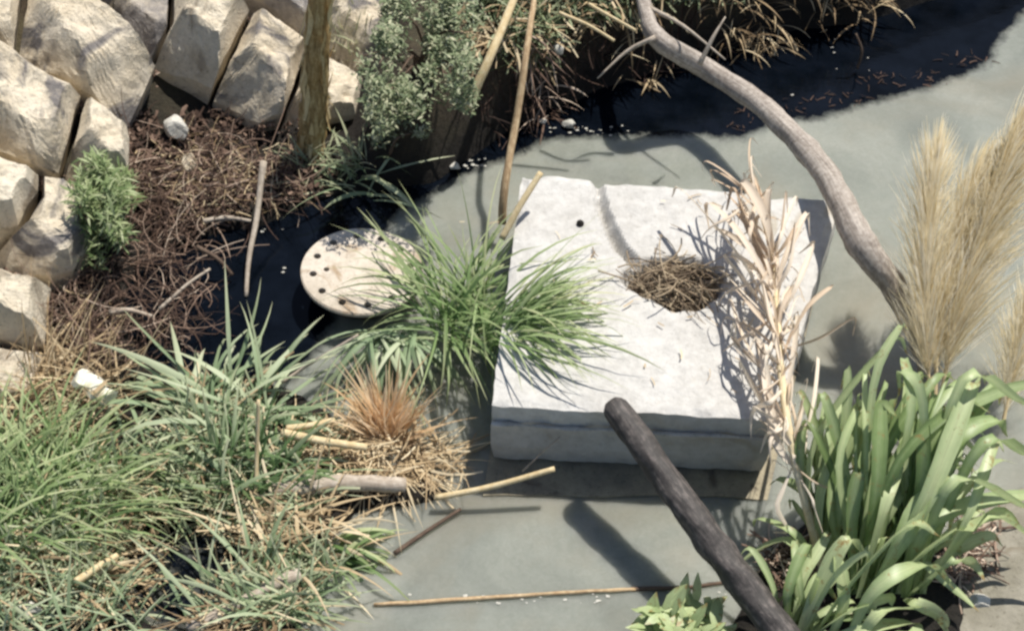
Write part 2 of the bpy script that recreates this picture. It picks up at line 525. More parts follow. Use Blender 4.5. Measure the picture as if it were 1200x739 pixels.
def ter(x, y):
    i = min(max((x - gx[0]) / STEP, 0), len(gx) - 2.001); j = min(max((y - gy[0]) / STEP, 0), len(gy) - 2.001)
    a, b = int(i), int(j); u, v = i - a, j - b
    a += len(geo); b += len(geo)
    return float(H[b, a] * (1 - u) * (1 - v) + H[b, a + 1] * u * (1 - v) + H[b + 1, a] * (1 - u) * v + H[b + 1, a + 1] * u * v)


def gp(px, py, dz=0.0):
    lo, hi = 0.0, 2.2
    # march from the camera down to the first ground or water hit
    r = ray(px, py)
    z = hi
    while z > 0:
        p = CAM + r * ((z - CAM.z) / r.z)
        if max(ter(p.x, p.y), 0) >= z - 0.004: break
        z -= 0.04
    lo, hi = z, z + 0.04
    for _ in range(4):
        mid = (lo + hi) / 2
        p = CAM + r * ((mid - CAM.z) / r.z)
        if max(ter(p.x, p.y), 0) >= mid: lo = mid
        else: hi = mid
    z = lo
    p = CAM + r * ((max(z, 0) - CAM.z) / r.z)
    return Vector((p.x, p.y, p.z + dz))


# ------------------------------------------------------------------ stone revetment
def wall_uv(px, py):
    p = on_plane(px, py, WA, WN)
    d = p - WA
    return (d.dot(WU), d.dot(WV))


wall_root = thing('stone_wall', 'pale rock faced stone revetment sloping up the left bank', 'stone wall', WA)


def make_stone(poly_px, mat, boss=0.09, seed=0, cut=0.0, face_label=None, dz=0.0):
    rs = random.Random(seed)
    poly = [Vector(wall_uv(*p)) for p in poly_px]
    boss *= 1.5
    c = sum(poly, Vector((0, 0))) / len(poly)
    # shrink slightly for joints, resample outline
    pts = []
    n = len(poly)
    per = sum((poly[(i + 1) % n] - poly[i]).length for i in range(n))
    seg = 64
    for i in range(n):
        a, b = poly[i], poly[(i + 1) % n]
        m = max(2, round(seg * (b - a).length / per))
        for k in range(m):
            pts.append(a.lerp(b, k / m))
    ns = len(pts)
    outl = []
    for p in pts:
        d = (c - p)
        q = p + d.normalized() * (0.010 + 0.007 * mnoise.noise(Vector((p.x * 9, p.y * 9, seed))))
        outl.append(q)
    size = math.sqrt(per * per / 16)
    # chisel planes: height = min(plane_k)
    planes = [(rs.uniform(-.12, .04), rs.uniform(-.10, .06), boss)]
    # broken lower face of the block (towards -WU) and a small break at its water end
    ga = rs.uniform(1.3, 2.0); planes.append((ga, rs.uniform(-.25, .25), boss + ga * size * rs.uniform(0.16, 0.26)))
    gb = rs.uniform(.7, 1.2); planes.append((rs.uniform(-.3, .3), gb, boss + gb * size * rs.uniform(.36, .5)))
    a = rs.uniform(0, 6.28); g = rs.uniform(0.3, 0.6)
    planes.append((g * math.cos(a), g * math.sin(a), boss + size * g * rs.uniform(0.42, 0.56)))

    def hgt(q, e):
        d = q - c
        h = min(a * d.x + b * d.y + k for a, b, k in planes)
        h += 0.034 * mnoise.noise(Vector((q.x * 5, q.y * 5, seed * 3.1))) + 0.018 * mnoise.noise(Vector((q.x * 17, q.y * 17, seed))) + 0.006 * mnoise.noise(Vector((q.x * 45, q.y * 45, seed)))
        h = min(h, 0.0 + e * 2.2 + 0.05)
        return h
    mb = MB()
    rings = 11
    def w3(q, h): return WA + WU * q.x + WV * q.y + WN * (h + dz)
    fr = [0.0, 0.03, 0.07, 0.12, 0.18, 0.24, 0.3, 0.37, 0.44, 0.52, 0.6, 0.68, 0.76, 0.84, 0.92]
    idx = []
    idx.append([mb.add(w3(q, -0.22), .5) for q in outl])
    for f in fr:
        row = []
        for q in outl:
            p = q.lerp(c, f)
            row.append(mb.add(w3(p, hgt(p, (q - p).length)), .5))
        idx.append(row)
    ctr = mb.add(w3(c, hgt(c, 1)), .5)
    for a, b in zip(idx[:-1], idx[1:]):
        for k in range(ns):
            k2 = (k + 1) % ns
            mb.f.append((a[k], a[k2], b[k2], b[k]))
    for k in range(ns):
        mb.f.append((idx[-1][k], idx[-1][(k + 1) % ns], ctr))
    # make sure normals point outward
    o = mb.build('stone', mat, wall_root, smooth=False)
    bm = bmesh.new(); bm.from_mesh(o.data)
    bmesh.ops.recalc_face_normals(bm, faces=bm.faces)
    if sum((f.normal.dot(WN) * f.calc_area() for f in bm.faces)) < 0:
        bmesh.ops.reverse_faces(bm, faces=bm.faces)
    bm.to_mesh(o.data); bm.free()
    return o


ST, SG, SM = M['stone'], M['stone_grey'], M['stone_mix']
make_stone([(-75, -45), (32, -45), (17, 66), (-75, 18)], ST, 0.10, 1)
make_stone([(37, -45), (60, -40), (94, -6), (124, 18), (184, 86), (149, 148), (20, 68)], SM, 0.13, 2)
make_stone([(64, -45), (140, -45), (134, 10), (124, 14), (97, -8)], SM, 0.06, 3)
make_stone([(137, -45), (202, -45), (196, 40), (179, 62), (130, 19)], SG, 0.03, 4)
make_stone([(206, -45), (245, -30), (292, 20), (250, 101), (182, 64), (199, 38)], ST, 0.12, 5)
make_stone([(294, 22), (345, 50), (360, 62), (330, 142), (305, 143), (253, 102)], SM, 0.12, 6)
make_stone([(362, 62), (424, 100), (416, 142), (375, 150), (333, 142)], ST, 0.08, 16)
make_stone([(250, -34), (300, -60), (374, -60), (370, 60), (347, 46)], SG, 0.09, 7)
make_stone([(378, -60), (452, -60), (450, 86), (424, 97), (374, 62)], SM, 0.07, 8)
make_stone([(-75, 22), (18, 71), (96, 120), (70, 208), (45, 205), (-75, 148)], SM, 0.12, 9)
make_stone([(99, 122), (149, 151), (153, 170), (150, 212), (74, 209)], ST, 0.10, 10)
make_stone([(-75, 153), (0, 190), (46, 212), (46, 232), (22, 272), (-75, 292)], ST, 0.11, 11)
make_stone([(50, 213), (76, 216), (103, 240), (108, 290), (86, 326), (60, 334), (0, 308), (-20, 292), (24, 275), (49, 236)], SM, 0.10, 12)
make_stone([(-75, 296), (0, 318), (62, 343), (54, 415), (0, 405), (-75, 392)], ST, 0.13, 13)
make_stone([(-75, 398), (0, 411), (52, 421), (42, 470), (0, 480), (-75, 462)], ST, 0.07, 14)
# upslope stones out of frame that continue the facing
for k, q in enumerate([[(-200, -140), (-85, -140), (-80, 15), (-200, -50)], [(-80, -150), (40, -150), (36, -50), (-78, -50)], [(45, -150), (140, -150), (138, -52), (62, -52)],
                       [(145, -150), (250, -150), (245, -40), (140, -50)], [(255, -150), (370, -150), (375, -66), (300, -66), (252, -40)]]):
    make_stone(q, ST, 0.1, 30 + k)

mbx = MB()
for k in range(900):
    px_, py_ = random.choice([(U(0, 150), None), (U(130, 300), None), (U(0, 100), None), (U(0, 60), None), (U(180, 430), None)])[0], 0
    ln_ = random.choice([((0, 66), (150, 150)), ((130, 18), (182, 86)), ((0, 188), (48, 212)), ((262, 0), (424, 98)), ((0, 312), (60, 340)), ((0, 408), (54, 420)), ((150, 150), (150, 212)), ((62, 343), (54, 415)), ((305, 143), (416, 146))])
    t_ = R(); (x0, y0), (x1, y1) = ln_
    q = on_plane(x0 + (x1 - x0) * t_ + random.gauss(0, 4), y0 + (y1 - y0) * t_ + random.gauss(0, 4), WA, WN) + WN * U(-.06, -.01)
    sz = U(.004, .014); m0 = len(mbx.v)
    for v in [(1, 0, 0), (0, 1, 0), (-1, 0, 0), (0, -1, 0), (0, 0, 1), (0, 0, -1)]:
        mbx.add(q + Vector(v) * sz * U(.6, 1.3), R())
    for a_, b_, c_ in [(0, 1, 4), (1, 2, 4), (2, 3, 4), (3, 0, 4), (1, 0, 5), (2, 1, 5), (3, 2, 5), (0, 3, 5)]: mbx.f.append((m0 + a_, m0 + b_, m0 + c_))
jr = mbx.build('joint_rubble', M['litter'], wall_root, smooth=False); jr['kind'] = 'stuff'

# ------------------------------------------------------------------ concrete block
ZB = 0.36
FL, FR_, BR, BL = at(576, 474, ZB), at(908, 492, ZB), at(985, 236, ZB), at(612, 204, ZB)
blk = thing('concrete_block', 'big pale concrete block standing in the grey water', 'concrete block', ((FL + BR) / 2).xy.to_3d())


def seg_d(p, a, b):
    ab = b - a; t = max(0, min(1, (p - a).dot(ab) / ab.length_squared))
    return (p - (a + ab * t)).length


groove = [at(x, y, ZB).xy for x, y in [(700, 208), (703, 235), (712, 262), (728, 290), (742, 305)]]
hc = at(788, 330, ZB).xy
HRX, HRY = 0.19, 0.135
NXB, NYB = 110, 110
mb = MB()
ids = []
for j in range(NYB + 1):
    row = []
    for i in range(NXB + 1):
        u, v = i / NXB, j / NYB
        p = (FL * (1 - u) + FR_ * u) * (1 - v) + (BL * (1 - u) + BR * u) * v
        e = min(u * 1.15, (1 - u) * 1.15, v * 1.25, (1 - v) * 1.25)
        q = p.xy
        # wobbly outline
        wob = 0.006 * mnoise.noise(Vector((p.x * 3, p.y * 3, 1))) + 0.005 * mnoise.noise(Vector((p.x * 19, p.y * 19, 4)))
        chip = max(0, 0.03 - e) * (0.15 + 1.6 * max(0, mnoise.noise(Vector((p.x * 7, p.y * 7, 9))) - .05))
        z = ZB - chip + 0.010 * mnoise.noise(Vector((p.x * 3, p.y * 3, 0))) + 0.004 * mnoise.noise(Vector((p.x * 14, p.y * 14, 2)))
        # rear part slightly lower and rougher, split by a groove
        gd = min(seg_d(q, groove[k], groove[k + 1]) for k in range(len(groove) - 1))
        gd += 0.012 * mnoise.noise(Vector((p.x * 16, p.y * 16, 7)))
        z -= 0.05 * max(0, 1 - gd / 0.03)
        hx = (q.x - hc.x) / HRX; hy = (q.y - hc.y) / HRY
        hr = math.hypot(hx, hy) + 0.4 * mnoise.noise(Vector((p.x * 5, p.y * 5, 5))) + 0.12 * mnoise.noise(Vector((p.x * 17, p.y * 17, 5)))
        z -= 0.13 * (1 - sm(np.float64(hr), 0.55, 1.0))
        cx = (0.5 - u); cy = (0.5 - v)
        p = p + Vector((wob if u < .03 or u > .97 else 0, wob if v < .03 or v > .97 else 0, 0))
        row.append(mb.add(Vector((p.x, p.y, z)), .5))
    ids.append(row)
for j in range(NYB):
    for i in range(NXB):
        mb.f.append((ids[j][i], ids[j][i + 1], ids[j + 1][i + 1], ids[j + 1][i]))
rim = ids[0][:] + [ids[j][NXB] for j in range(1, NYB + 1)] + [ids[NYB][i] for i in range(NXB - 1, -1, -1)] + [ids[j][0] for j in range(NYB - 1, 0, -1)]
levels = [0.30, 0.265, 0.255, 0.245, 0.2, 0.12, 0.03]
prev = rim
cen = (FL + FR_ + BR + BL) / 4
for lv in levels:
    cur = []
    for r_ in rim:
        b = mb.v[r_]
        out = (Vector((b.x, b.y, 0)) - Vector((cen.x, cen.y, 0))).normalized()
        k = 0.010 * mnoise.noise(Vector((b.x * 6, b.y * 6, lv * 9))) + 0.006 * mnoise.noise(Vector((b.x * 22, b.y * 22, lv * 30)))
        if lv < 0.25: k += 0.005
        if lv < 0.06: k -= 0.012
        cur.append(mb.add(Vector((b.x, b.y, min(lv, b.z - 0.004))) + out * k, .5))
    n = len(rim)
    for k in range(n):
        mb.f.append((prev[k], cur[k], cur[(k + 1) % n], prev[(k + 1) % n]))
    prev = cur
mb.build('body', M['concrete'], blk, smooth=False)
# footing slab, a little wider towards the viewer
f0, f1 = at(566, 577, 0.02), at(900, 580, 0.02)
mb = MB()
A, B_, C_, D_ = f0, f1, Vector((BR.x - 0.02, BR.y - 0.03, 0.02)), Vector((BL.x + 0.02, BL.y - 0.03, 0.02))
N = 60
top = []
for j in range(5):
    row = []
    for i in range(N + 1):
        u, v = i / N, j / 4
        p = (A * (1 - u) + B_ * u) * (1 - v) + (D_ * (1 - u) + C_ * u) * v
        if j == 0: p = p + Vector((0, 0.02 * mnoise.noise(Vector((p.x * 5, 3, 1))), -0.012))
        p.z += 0.012 * mnoise.noise(Vector((p.x * 8, p.y * 8, 3)))
        row.append(mb.add(p, .5))
    top.append(row)
for j in range(4):
    for i in range(N): mb.f.append((top[j][i], top[j][i + 1], top[j + 1][i + 1], top[j + 1][i]))
low = [mb.add(mb.v[k] + Vector((0, 0, -0.3)), .5) for k in top[0]]
for i in range(N): mb.f.append((low[i], low[i + 1], top[0][i + 1], top[0][i]))
mb.build('footing', M['plinth'], blk, smooth=False)
# mortar fin along the formwork line of the front face
fd = (FR_ - FL).normalized()
mb = MB()
pts, rad = [], []
for i in range(50):
    u = i / 49
    p = FL.lerp(FR_, u); p.z = 0.262 + 0.004 * math.sin(u * 17)
    p += Vector((fd.y, -fd.x, 0)) * 0.012
    pts.append(p); rad.append(max(0.0015, 0.008 + 0.010 * mnoise.noise(Vector((u * 12, 0, 0)))))
mb.tube(pts, rad, 6, .5)
mb.build('mortar_seam', M['seam'], blk, smooth=False)
mb = MB()
p = at(680, 262, ZB + 0.004)
mb.tube([p + Vector((0, 0, -0.03)), p + Vector((0, 0, 0.006)), p + Vector((0.004, 0, 0.012))], [0.016, 0.015, 0.009], 9)
mb.build('hole_plug', M['dark_spot'], blk, smooth=False)  # small dark plug standing in for a hole in the block top

# ------------------------------------------------------------------ bolted flange
fc = at(424, 316, 0.13)
RF = 0.245
fl = thing('pipe_flange', 'round pale blind flange with bolt holes beside the concrete block', 'flange', Vector((fc.x, fc.y, 0)))
tilt = Matrix.Rotation(math.radians(4), 3, 'Y') @ Matrix.Rotation(math.radians(-3), 3, 'X')


def cyl_mesh(r, h, seg, center=(0, 0, 0), bev=0.0):
    bm = bmesh.new()
    bmesh.ops.create_cone(bm, cap_ends=True, segments=seg, radius1=r, radius2=r, depth=h)
    if bev:
        es = [e for e in bm.edges if abs(e.verts[0].co.z - e.verts[1].co.z) < 1e-6]
        bmesh.ops.bevel(bm, geom=es, offset=bev, segments=2, affect='EDGES')
    for v in bm.verts: v.co += Vector(center)
    return bm


bm = cyl_mesh(RF, 0.022, 72, bev=0.004)
me = bpy.data.meshes.new('disc'); bm.to_mesh(me); bm.free()
disc = bpy.data.objects.new('disc', me); col.objects.link(disc)
bmc = bmesh.new()
for k in range(13):
    a = 2 * math.pi * (k + 0.35) / 12
    rr = RF * 0.80
    if k == 12: a, rr = 2 * math.pi * 6.1 / 12, RF * 0.58
    ret = bmesh.ops.create_cone(bmc, cap_ends=True, segments=14, radius1=0.0155 if k < 12 else 0.012, radius2=0.0155 if k < 12 else 0.012, depth=0.2)
    for v in ret['verts']: v.co += Vector((rr * math.cos(a), rr * math.sin(a), 0))
mc = bpy.data.meshes.new('cutter'); bmc.to_mesh(mc); bmc.free()
cutter = bpy.data.objects.new('cutter', mc); col.objects.link(cutter)
md = disc.modifiers.new('holes', 'BOOLEAN'); md.operation = 'DIFFERENCE'; md.object = cutter; md.solver = 'EXACT'
dg = bpy.context.evaluated_depsgraph_get(); dg.update()
nm = bpy.data.meshes.new_from_object(disc.evaluated_get(dg))
disc.modifiers.clear(); disc.data = nm; nm.name = 'disc'
bpy.data.objects.remove(cutter)
nm.materials.clear(); nm.materials.append(M['flange'])
disc.parent = fl
disc.matrix_basis = Matrix.Translation(Vector((0, 0, fc.z - 0.011))) @ tilt.to_4x4()
mb = MB()
mb.tube([Vector((fc.x, fc.y, -0.3)), Vector((fc.x, fc.y, fc.z - 0.022))], 0.15, 32)
mb.build('pipe_stub', M['rust'], fl)
mb = MB()
mb.tube([Vector((fc.x, fc.y, fc.z - 0.05)), Vector((fc.x, fc.y, fc.z - 0.032))], 0.215, 40)
mb.build('gasket', M['dark_spot'], fl)

# ------------------------------------------------------------------ round members: post, trunk, pipe, canes, sticks
def px_path(ctrl, n):
    return crom([at(*c) for c in ctrl], n)


def stick(name, label, cat, ctrl, r0, r1, mat, group=None, n=18, knob=0.12, tint=0.5, seg=8, wob=0.0):
    pts = px_path(ctrl, n)
    if wob:
        for i, p in enumerate(pts):
            p += Vector((mnoise.noise(p * 3), mnoise.noise(p * 3 + Vector((9, 0, 0))), 0.4 * mnoise.noise(p * 3 + Vector((0, 9, 0))))) * wob
    rad = [(r0 + (r1 - r0) * i / (n - 1)) for i in range(n)]
    mb = MB(); mb.tube(pts, rad, seg, tint, rough=knob)
    o = mb.build(name, mat)
    return tag(o, label, cat, group)


# weathered post rising from the debris bank
b = gp(362, 178)
pt = thing('wooden_post', 'weathered olive brown wooden post standing before the stone wall', 'post', b)
top = CAM + ray(376, -25) * ((b.y + 0.05 - CAM.y) / ray(376, -25).y)
mb = MB()
n = 30
pts = [b.lerp(top, i / (n - 1)) - Vector((0, 0, 0.06 * (1 - i / (n - 1)))) for i in range(n)]
mb.tube(pts, [0.066 - 0.022 * i / n for i in range(n)], 18, .5, rough=0.4)
shaft = mb.build('shaft', M['post'], pt)
for k in range(22):
    a = U(3.0, 6.8); i0 = random.randint(0, 22); off = Vector((math.cos(a), math.sin(a), 0)) * 0.058
    mb = MB(); mb.ribbon([pts[i0 + j] + off * (1.0 + U(.0, .5) * abs(j - 3) / 3) for j in range(7)], U(.012, .03), U(.5, 1.1), side=off.cross(Vector((0, 0, 1))))
    mb.build('bark_strip', M['post'], shaft)

# curved grey trunk
tr = thing('curved_trunk', 'thick grey bent trunk arching from the far bank down past the concrete block', 'trunk', at(1088, 430, 0))
ctrl = [(742, -60, .42), (756, 10, .46), (772, 46, .46), (830, 82, .30), (885, 118, .32), (930, 160, .40), (968, 205, .48), (992, 250, .52), (1012, 290, .50), (1046, 335, .38), (1072, 385, .22), (1086, 430, .05), (1090, 460, -.1)]
mb = MB(); pts = px_path(ctrl, 90)
rad = []
for i in range(90):
    u = i / 89
    r = float(np.interp(u, [0, .12, .18, .25, .45, .66, .74, .85, 1], [.030, .034, .046, .046, .048, .056, .050, .040, .034]))
    r += 0.006 * math.exp(-((u - 0.66) / 0.012) ** 2) + 0.004 * math.exp(-((u - 0.45) / 0.012) ** 2)
    rad.append(r)
mb.tube(pts, rad, 24, .55, rough=0.14)
mb.build('stem', M['trunk'], tr)
# broken side shoots at its head
for c in [[(758, 8, .48), (800, 30, .52), (850, 70, .5)], [(768, 44, .50), (735, 60, .44), (700, 92, .36)], [(820, 76, .5), (835, 45, .6), (850, 20, .66)]]:
    mb = MB(); mb.tube(px_path(c, 9), [0.012 - 0.009 * i / 8 for i in range(9)], 6, .5, rough=.2)
    mb.build('side_shoot', M['twig'], tr)

# dark pipe in front
pp = thing('dark_pipe', 'dark weathered pipe leaning from the block edge to the bottom of the view', 'pipe', at(905, 739, 0))
ctrl = [(716, 470, .415), (752, 520, .37), (800, 588, .31), (850, 655, .25), (905, 728, .19), (960, 800, .13)]
pts = px_path(ctrl, 60)
rad = [(0.047 + 0.011 * i / 59) * (min(1, .55 + .45 * math.sqrt(i / 2.0)) if i < 2 else 1) for i in range(60)]
mb = MB(); mb.tube(pts, rad, 24, .5, rough=0.2)
mb.build('shaft', M['pipe'], pp)

stick('dry_cane', 'pale dry cane leaning down the far bank beside the bush', 'cane', [(606, -10, .62), (575, 65, .52), (546, 128, .34)], .017, .022, M['cane'], 'canes on the far bank')
stick('dry_cane', 'brown jointed cane hanging from the far bank to the block corner', 'cane', [(628, -15, .72), (617, 60, .62), (605, 140, .42), (592, 215, .25), (588, 262, .1)], .012, .019, M['cane_brown'], 'canes on the far bank', n=26, knob=.2)
stick('dry_cane', 'short straw coloured cane leaning against the left rear block corner', 'cane', [(634, 202, .52), (610, 240, .44), (588, 280, .34)], .012, .014, M['cane'])
stick('stick', 'grey upright stick planted at the edge of the black inlet', 'stick', [(309, 188, .26), (303, 240, .16), (292, 295, .08), (287, 350, .0)], .015, .009, M['twig'], wob=.02)
stick('stick', 'pale short stick floating across the black inlet near the mud', 'stick', [(128, 366, .14), (150, 363, .13), (181, 371, .1)], .012, .007, M['twig'])
stick('stick', 'thin grey twig slanting over the roots left of the inlet', 'stick', [(185, 362, .1), (215, 338, .12), (246, 318, .12)], .008, .006, M['twig'], wob=.02)
stick('stick', 'bleached stick lying level under the brown litter heap', 'stick', [(238, 259, .12), (265, 255, .11), (294, 259, .1)], .011, .007, M['twig'])
stick('stick', 'dark bent twig rising from the black inlet toward the litter', 'stick', [(232, 290, .14), (255, 305, .1), (272, 325, .03)], .010, .008, M['dark_twig'], wob=.02)
stick('log', 'grey brown log lying along the shore under the straw', 'log', [(322, 574, .08), (365, 569, .10), (420, 566, .10), (475, 568, .07)], .036, .028, M['twig'], n=26, knob=.25)
stick('dry_cane', 'pale flat cane pointing left out of the orange tuft', 'cane', [(330, 507, .17), (375, 516, .16), (430, 524, .12)], .017, .014, M['cane'])
stick('dry_cane', 'yellow cane end above the flat cane by the orange tuft', 'cane', [(336, 502, .16), (365, 498, .17), (392, 492, .16)], .013, .011, M['cane'])
stick('dry_cane', 'thin pale cane jutting over the water below the block', 'cane', [(510, 583, .06), (575, 570, .10), (650, 549, .16)], .012, .010, M['cane'], n=22)
stick('twig', 'fine twig crossing above the cane below the block', 'twig', [(612, 552, .08), (635, 530, .16), (656, 512, .22)], .004, .003, M['twig'])
stick('stick', 'long grey stick slanting through the straw at the bottom left', 'stick', [(220, 735, .08), (270, 712, .10), (330, 680, .12), (352, 672, .12)], .020, .024, M['twig'], n=24, knob=.25)
stick('stick', 'thin straw coloured stalk lying below the grey bottom left stick', 'stick', [(255, 745, .07), (310, 712, .09), (345, 694, .1)], .010, .008, M['cane'])
stick('stick', 'pale broken stalk in the straw patch at the lower left', 'stick', [(88, 682, .2), (115, 664, .2), (138, 650, .19)], .014, .010, M['cane'])
stick('dry_cane', 'upright thin pale stalk in the grass left of the orange tuft', 'cane', [(300, 590, .08), (301, 530, .22), (303, 468, .40)], .009, .006, M['cane'])
stick('twig', 'long thin stem crossing the black water before the flange', 'twig', [(330, 448, .1), (365, 425, .14), (420, 392, .2)], .006, .005, M['twig'])
stick('twig', 'dark floating strip standing in for the cane shadow on the bottom water', 'twig', [(462, 648, .012), (500, 622, .012), (540, 596, .02)], .009, .006, M['dark_twig'])  # solid strip added in place of the cane's cast shadow
stick('reed_stem', 'long thin reed stem floating across the bottom water', 'reed stem', [(438, 708, .006), (520, 703, .008), (600, 698, .008), (680, 693, .008), (745, 690, .006)], .008, .006, M['cane_brown'], n=34, knob=.5)
stick('reed_stem', 'dark wet reed stem floating beside the lower end of the dark pipe', 'reed stem', [(740, 690, .004), (800, 688, .006), (850, 682, .004)], .008, .006, M['dark_twig'], n=20, knob=.5)
stick('twig', 'brown twig slanting across the top of the bank litter', 'twig', [(690, 5, .62), (720, 22, .6), (745, 36, .55)], .008, .006, M['cane'])
stick('twig', 'greenish twig below the slanting brown twig on the far bank', 'twig', [(655, 15, .64), (690, 30, .6), (720, 48, .55)], .008, .006, M['cane'])
stick('twig', 'bare twig hanging over the black water at the top right', 'twig', [(1005, 80, .02), (1010, 60, .12), (1003, 40, .2)], .007, .005, M['dark_twig'])

# ------------------------------------------------------------------ rocks and litter pieces
def rock(name, label, cat, px, py, z, sx, sy, sz, mat, seed, group=None, rz=0.0):
    bm = bmesh.new(); bmesh.ops.create_icosphere(bm, subdivisions=3, radius=1)
    rs = random.Random(seed)
    pl = []
    for _ in range(9):
        v = Vector((rs.gauss(0, 1), rs.gauss(0, 1), rs.gauss(0, 1))).normalized(); pl.append((v, rs.uniform(.6, .9)))
    for v in bm.verts:
        for nrm, k in pl:
            d = v.co.dot(nrm)
            if d > k: v.co -= nrm * (d - k)
        v.co *= 1 + .06 * mnoise.noise(v.co * 3 + Vector((seed, 0, 0)))
        v.co = Vector((v.co.x * sx, v.co.y * sy, v.co.z * sz))
    m = bpy.data.meshes.new(name); bm.to_mesh(m); bm.free(); m.materials.append(mat)
    o = bpy.data.objects.new(name, m); col.objects.link(o)
    o.location = at(px, py, z); o.rotation_euler = (rs.uniform(-.3, .3), rs.uniform(-.3, .3), rz)
    return tag(o, label, cat, group)


def zt(px, py): return gp(px, py).z


rock('rock', 'pale egg shaped stone tucked in the hollow under the wall', 'rock', 206, 150, zt(206, 150) + .05, .05, .075, .06, M['white_stone'], 3, rz=.5)
rock('rock', 'small brownish stone below the egg shaped pale stone', 'rock', 222, 192, zt(222, 192) + .03, .04, .05, .035, M['stone'], 5)
rock('rock', 'small white stone on the waterline left of the bank foam', 'rock', 533, 195, .015, .03, .022, .02, M['white_stone'], 6)
rock('rock', 'biggest white stone on the far waterline under the bank', 'rock', 667, 145, .02, .034, .022, .02, M['white_stone'], 7)
rock('rock', 'small white pebble on the far waterline left of the biggest', 'rock', 636, 142, .02, .02, .016, .014, M['white_stone'], 8)
rock('rock', 'pale lump on the bank litter where the canes cross', 'rock', 614, 20, zt(614, 20) + .02, .045, .035, .03, M['white_stone'], 9)
rock('rock', 'pale rounded stone beside the brown cane on the far bank', 'rock', 655, 56, zt(655, 56) + .02, .035, .045, .03, M['white_stone'], 10)
rock('rock', 'pale stone at the top edge between bush and cane', 'rock', 551, 5, zt(551, 5) + .03, .04, .03, .05, M['white_stone'], 11)
rock('rock', 'grey stone lying in the grass at the bottom left corner', 'rock', 30, 715, zt(30, 715) + .02, .06, .035, .03, M['white_stone'], 12)
rock('rock', 'flat pale stone in the mud at the lower right edge', 'rock', 1148, 705, .015, .05, .03, .025, M['white_stone'], 13)
# crumpled white carton on the left grass
b = gp(122, 486) + Vector((0, 0, .10))
ct = thing('crumpled_carton', 'crumpled cream white carton dropped on the left grass', 'litter', b)
mb = MB()
cd = Vector((0.8, -0.55, -0.12)).normalized(); cs = Vector((0.55, 0.8, 0)).normalized(); cu = cd.cross(cs) * -1
for i in range(9):
    for k in range(8):
        a = 2 * math.pi * k / 8
        u = i / 8 - .5
        q = b + Vector((0, 0, .07)) + cd * u * .15 + cs * math.cos(a) * .038 + cu * math.sin(a) * .022 * (1 + .4 * (i % 2))
        q += Vector((mnoise.noise(q * 22), mnoise.noise(q * 22 + Vector((5, 0, 0))), mnoise.noise(q * 22 + Vector((0, 5, 0))))) * .016
        mb.add(q, .5)
        if i:
            mb.f.append(((i - 1) * 8 + k, (i - 1) * 8 + (k + 1) % 8, i * 8 + (k + 1) % 8, i * 8 + k))
mb.f += [tuple(range(8)), tuple(64 + k for k in reversed(range(8)))]
kk = NT('carton'); kk.p.inputs['Base Color'].default_value = rgb('#e2dcc4'); kk.p.inputs['Roughness'].default_value = .6
kk.color(kk.ramp(kk.noise(18, 3), [(0.35, rgb('#cfc7a8')), (0.6, rgb('#e8e4d4'))]))
cbox = mb.build('box', kk.m, ct, smooth=False)
mb = MB()
mb.ribbon([b + Vector((0, 0, .099)) + cd * .035 + cs * x for x in (-.036, -.012, .012, .036)], .016, .5, side=cd, prof=lambda u: 1)
mb.build('printed_band', M['straw'], cbox)


# ------------------------------------------------------------------ plants
def blade_pts(base, az, ln, el, droop, n=7, curl=0.0):
    p = Vector(base); e = el; out = [p.copy()]
    for i in range(n - 1):
        out_d = Vector((math.cos(az) * math.cos(e), math.sin(az) * math.cos(e), math.sin(e)))
        p = p + out_d * (ln / (n - 1))
        out.append(p.copy())
        e -= droop / (n - 1); az += curl / (n - 1)
    return out


def grass(name, label, cat, px, py, n, ln, w_, mat, nbig=20, rad=0.1, az=(0, 6.283), el=(0.7, 1.45), droop=(0.6, 2.0), group=None, tint=(0, 1), base=None, rady=None, part='blade', tall=1.0, sway=0.3):
    b = base or gp(px, py)
    root = thing(name, label, cat, b, group)
    rest = MB()
    rady = rady or rad
    for k in range(n):
        a = U(0, 6.283); r = math.sqrt(R())
        q = Vector((b.x + math.cos(a) * r * rad, b.y + math.sin(a) * r * rady, 0))
        q.z = max(ter(q.x, q.y), 0) - 0.01 if base is None else b.z
        aa = U(*az)
        L = U(*ln); big = k < nbig
        pts = blade_pts(q, aa, L * (1.12 if big else 1), U(*el), U(*droop), 9 if big else 7, U(-sway, sway))
        ww = U(*w_) * (1.25 if big else 1)
        mbx = MB() if big else rest
        sdv = Vector((-math.sin(aa), math.cos(aa), U(-.5, .5)))
        mbx.ribbon(pts, ww, U(*tint), side=sdv, fold=0.35 if big else 0.0, twist=U(-.8, .8))
        if big: mbx.build(part, mat, root)
    if rest.f:
        o = rest.build(part + 's', mat, root); o['kind'] = 'stuff'
    return root


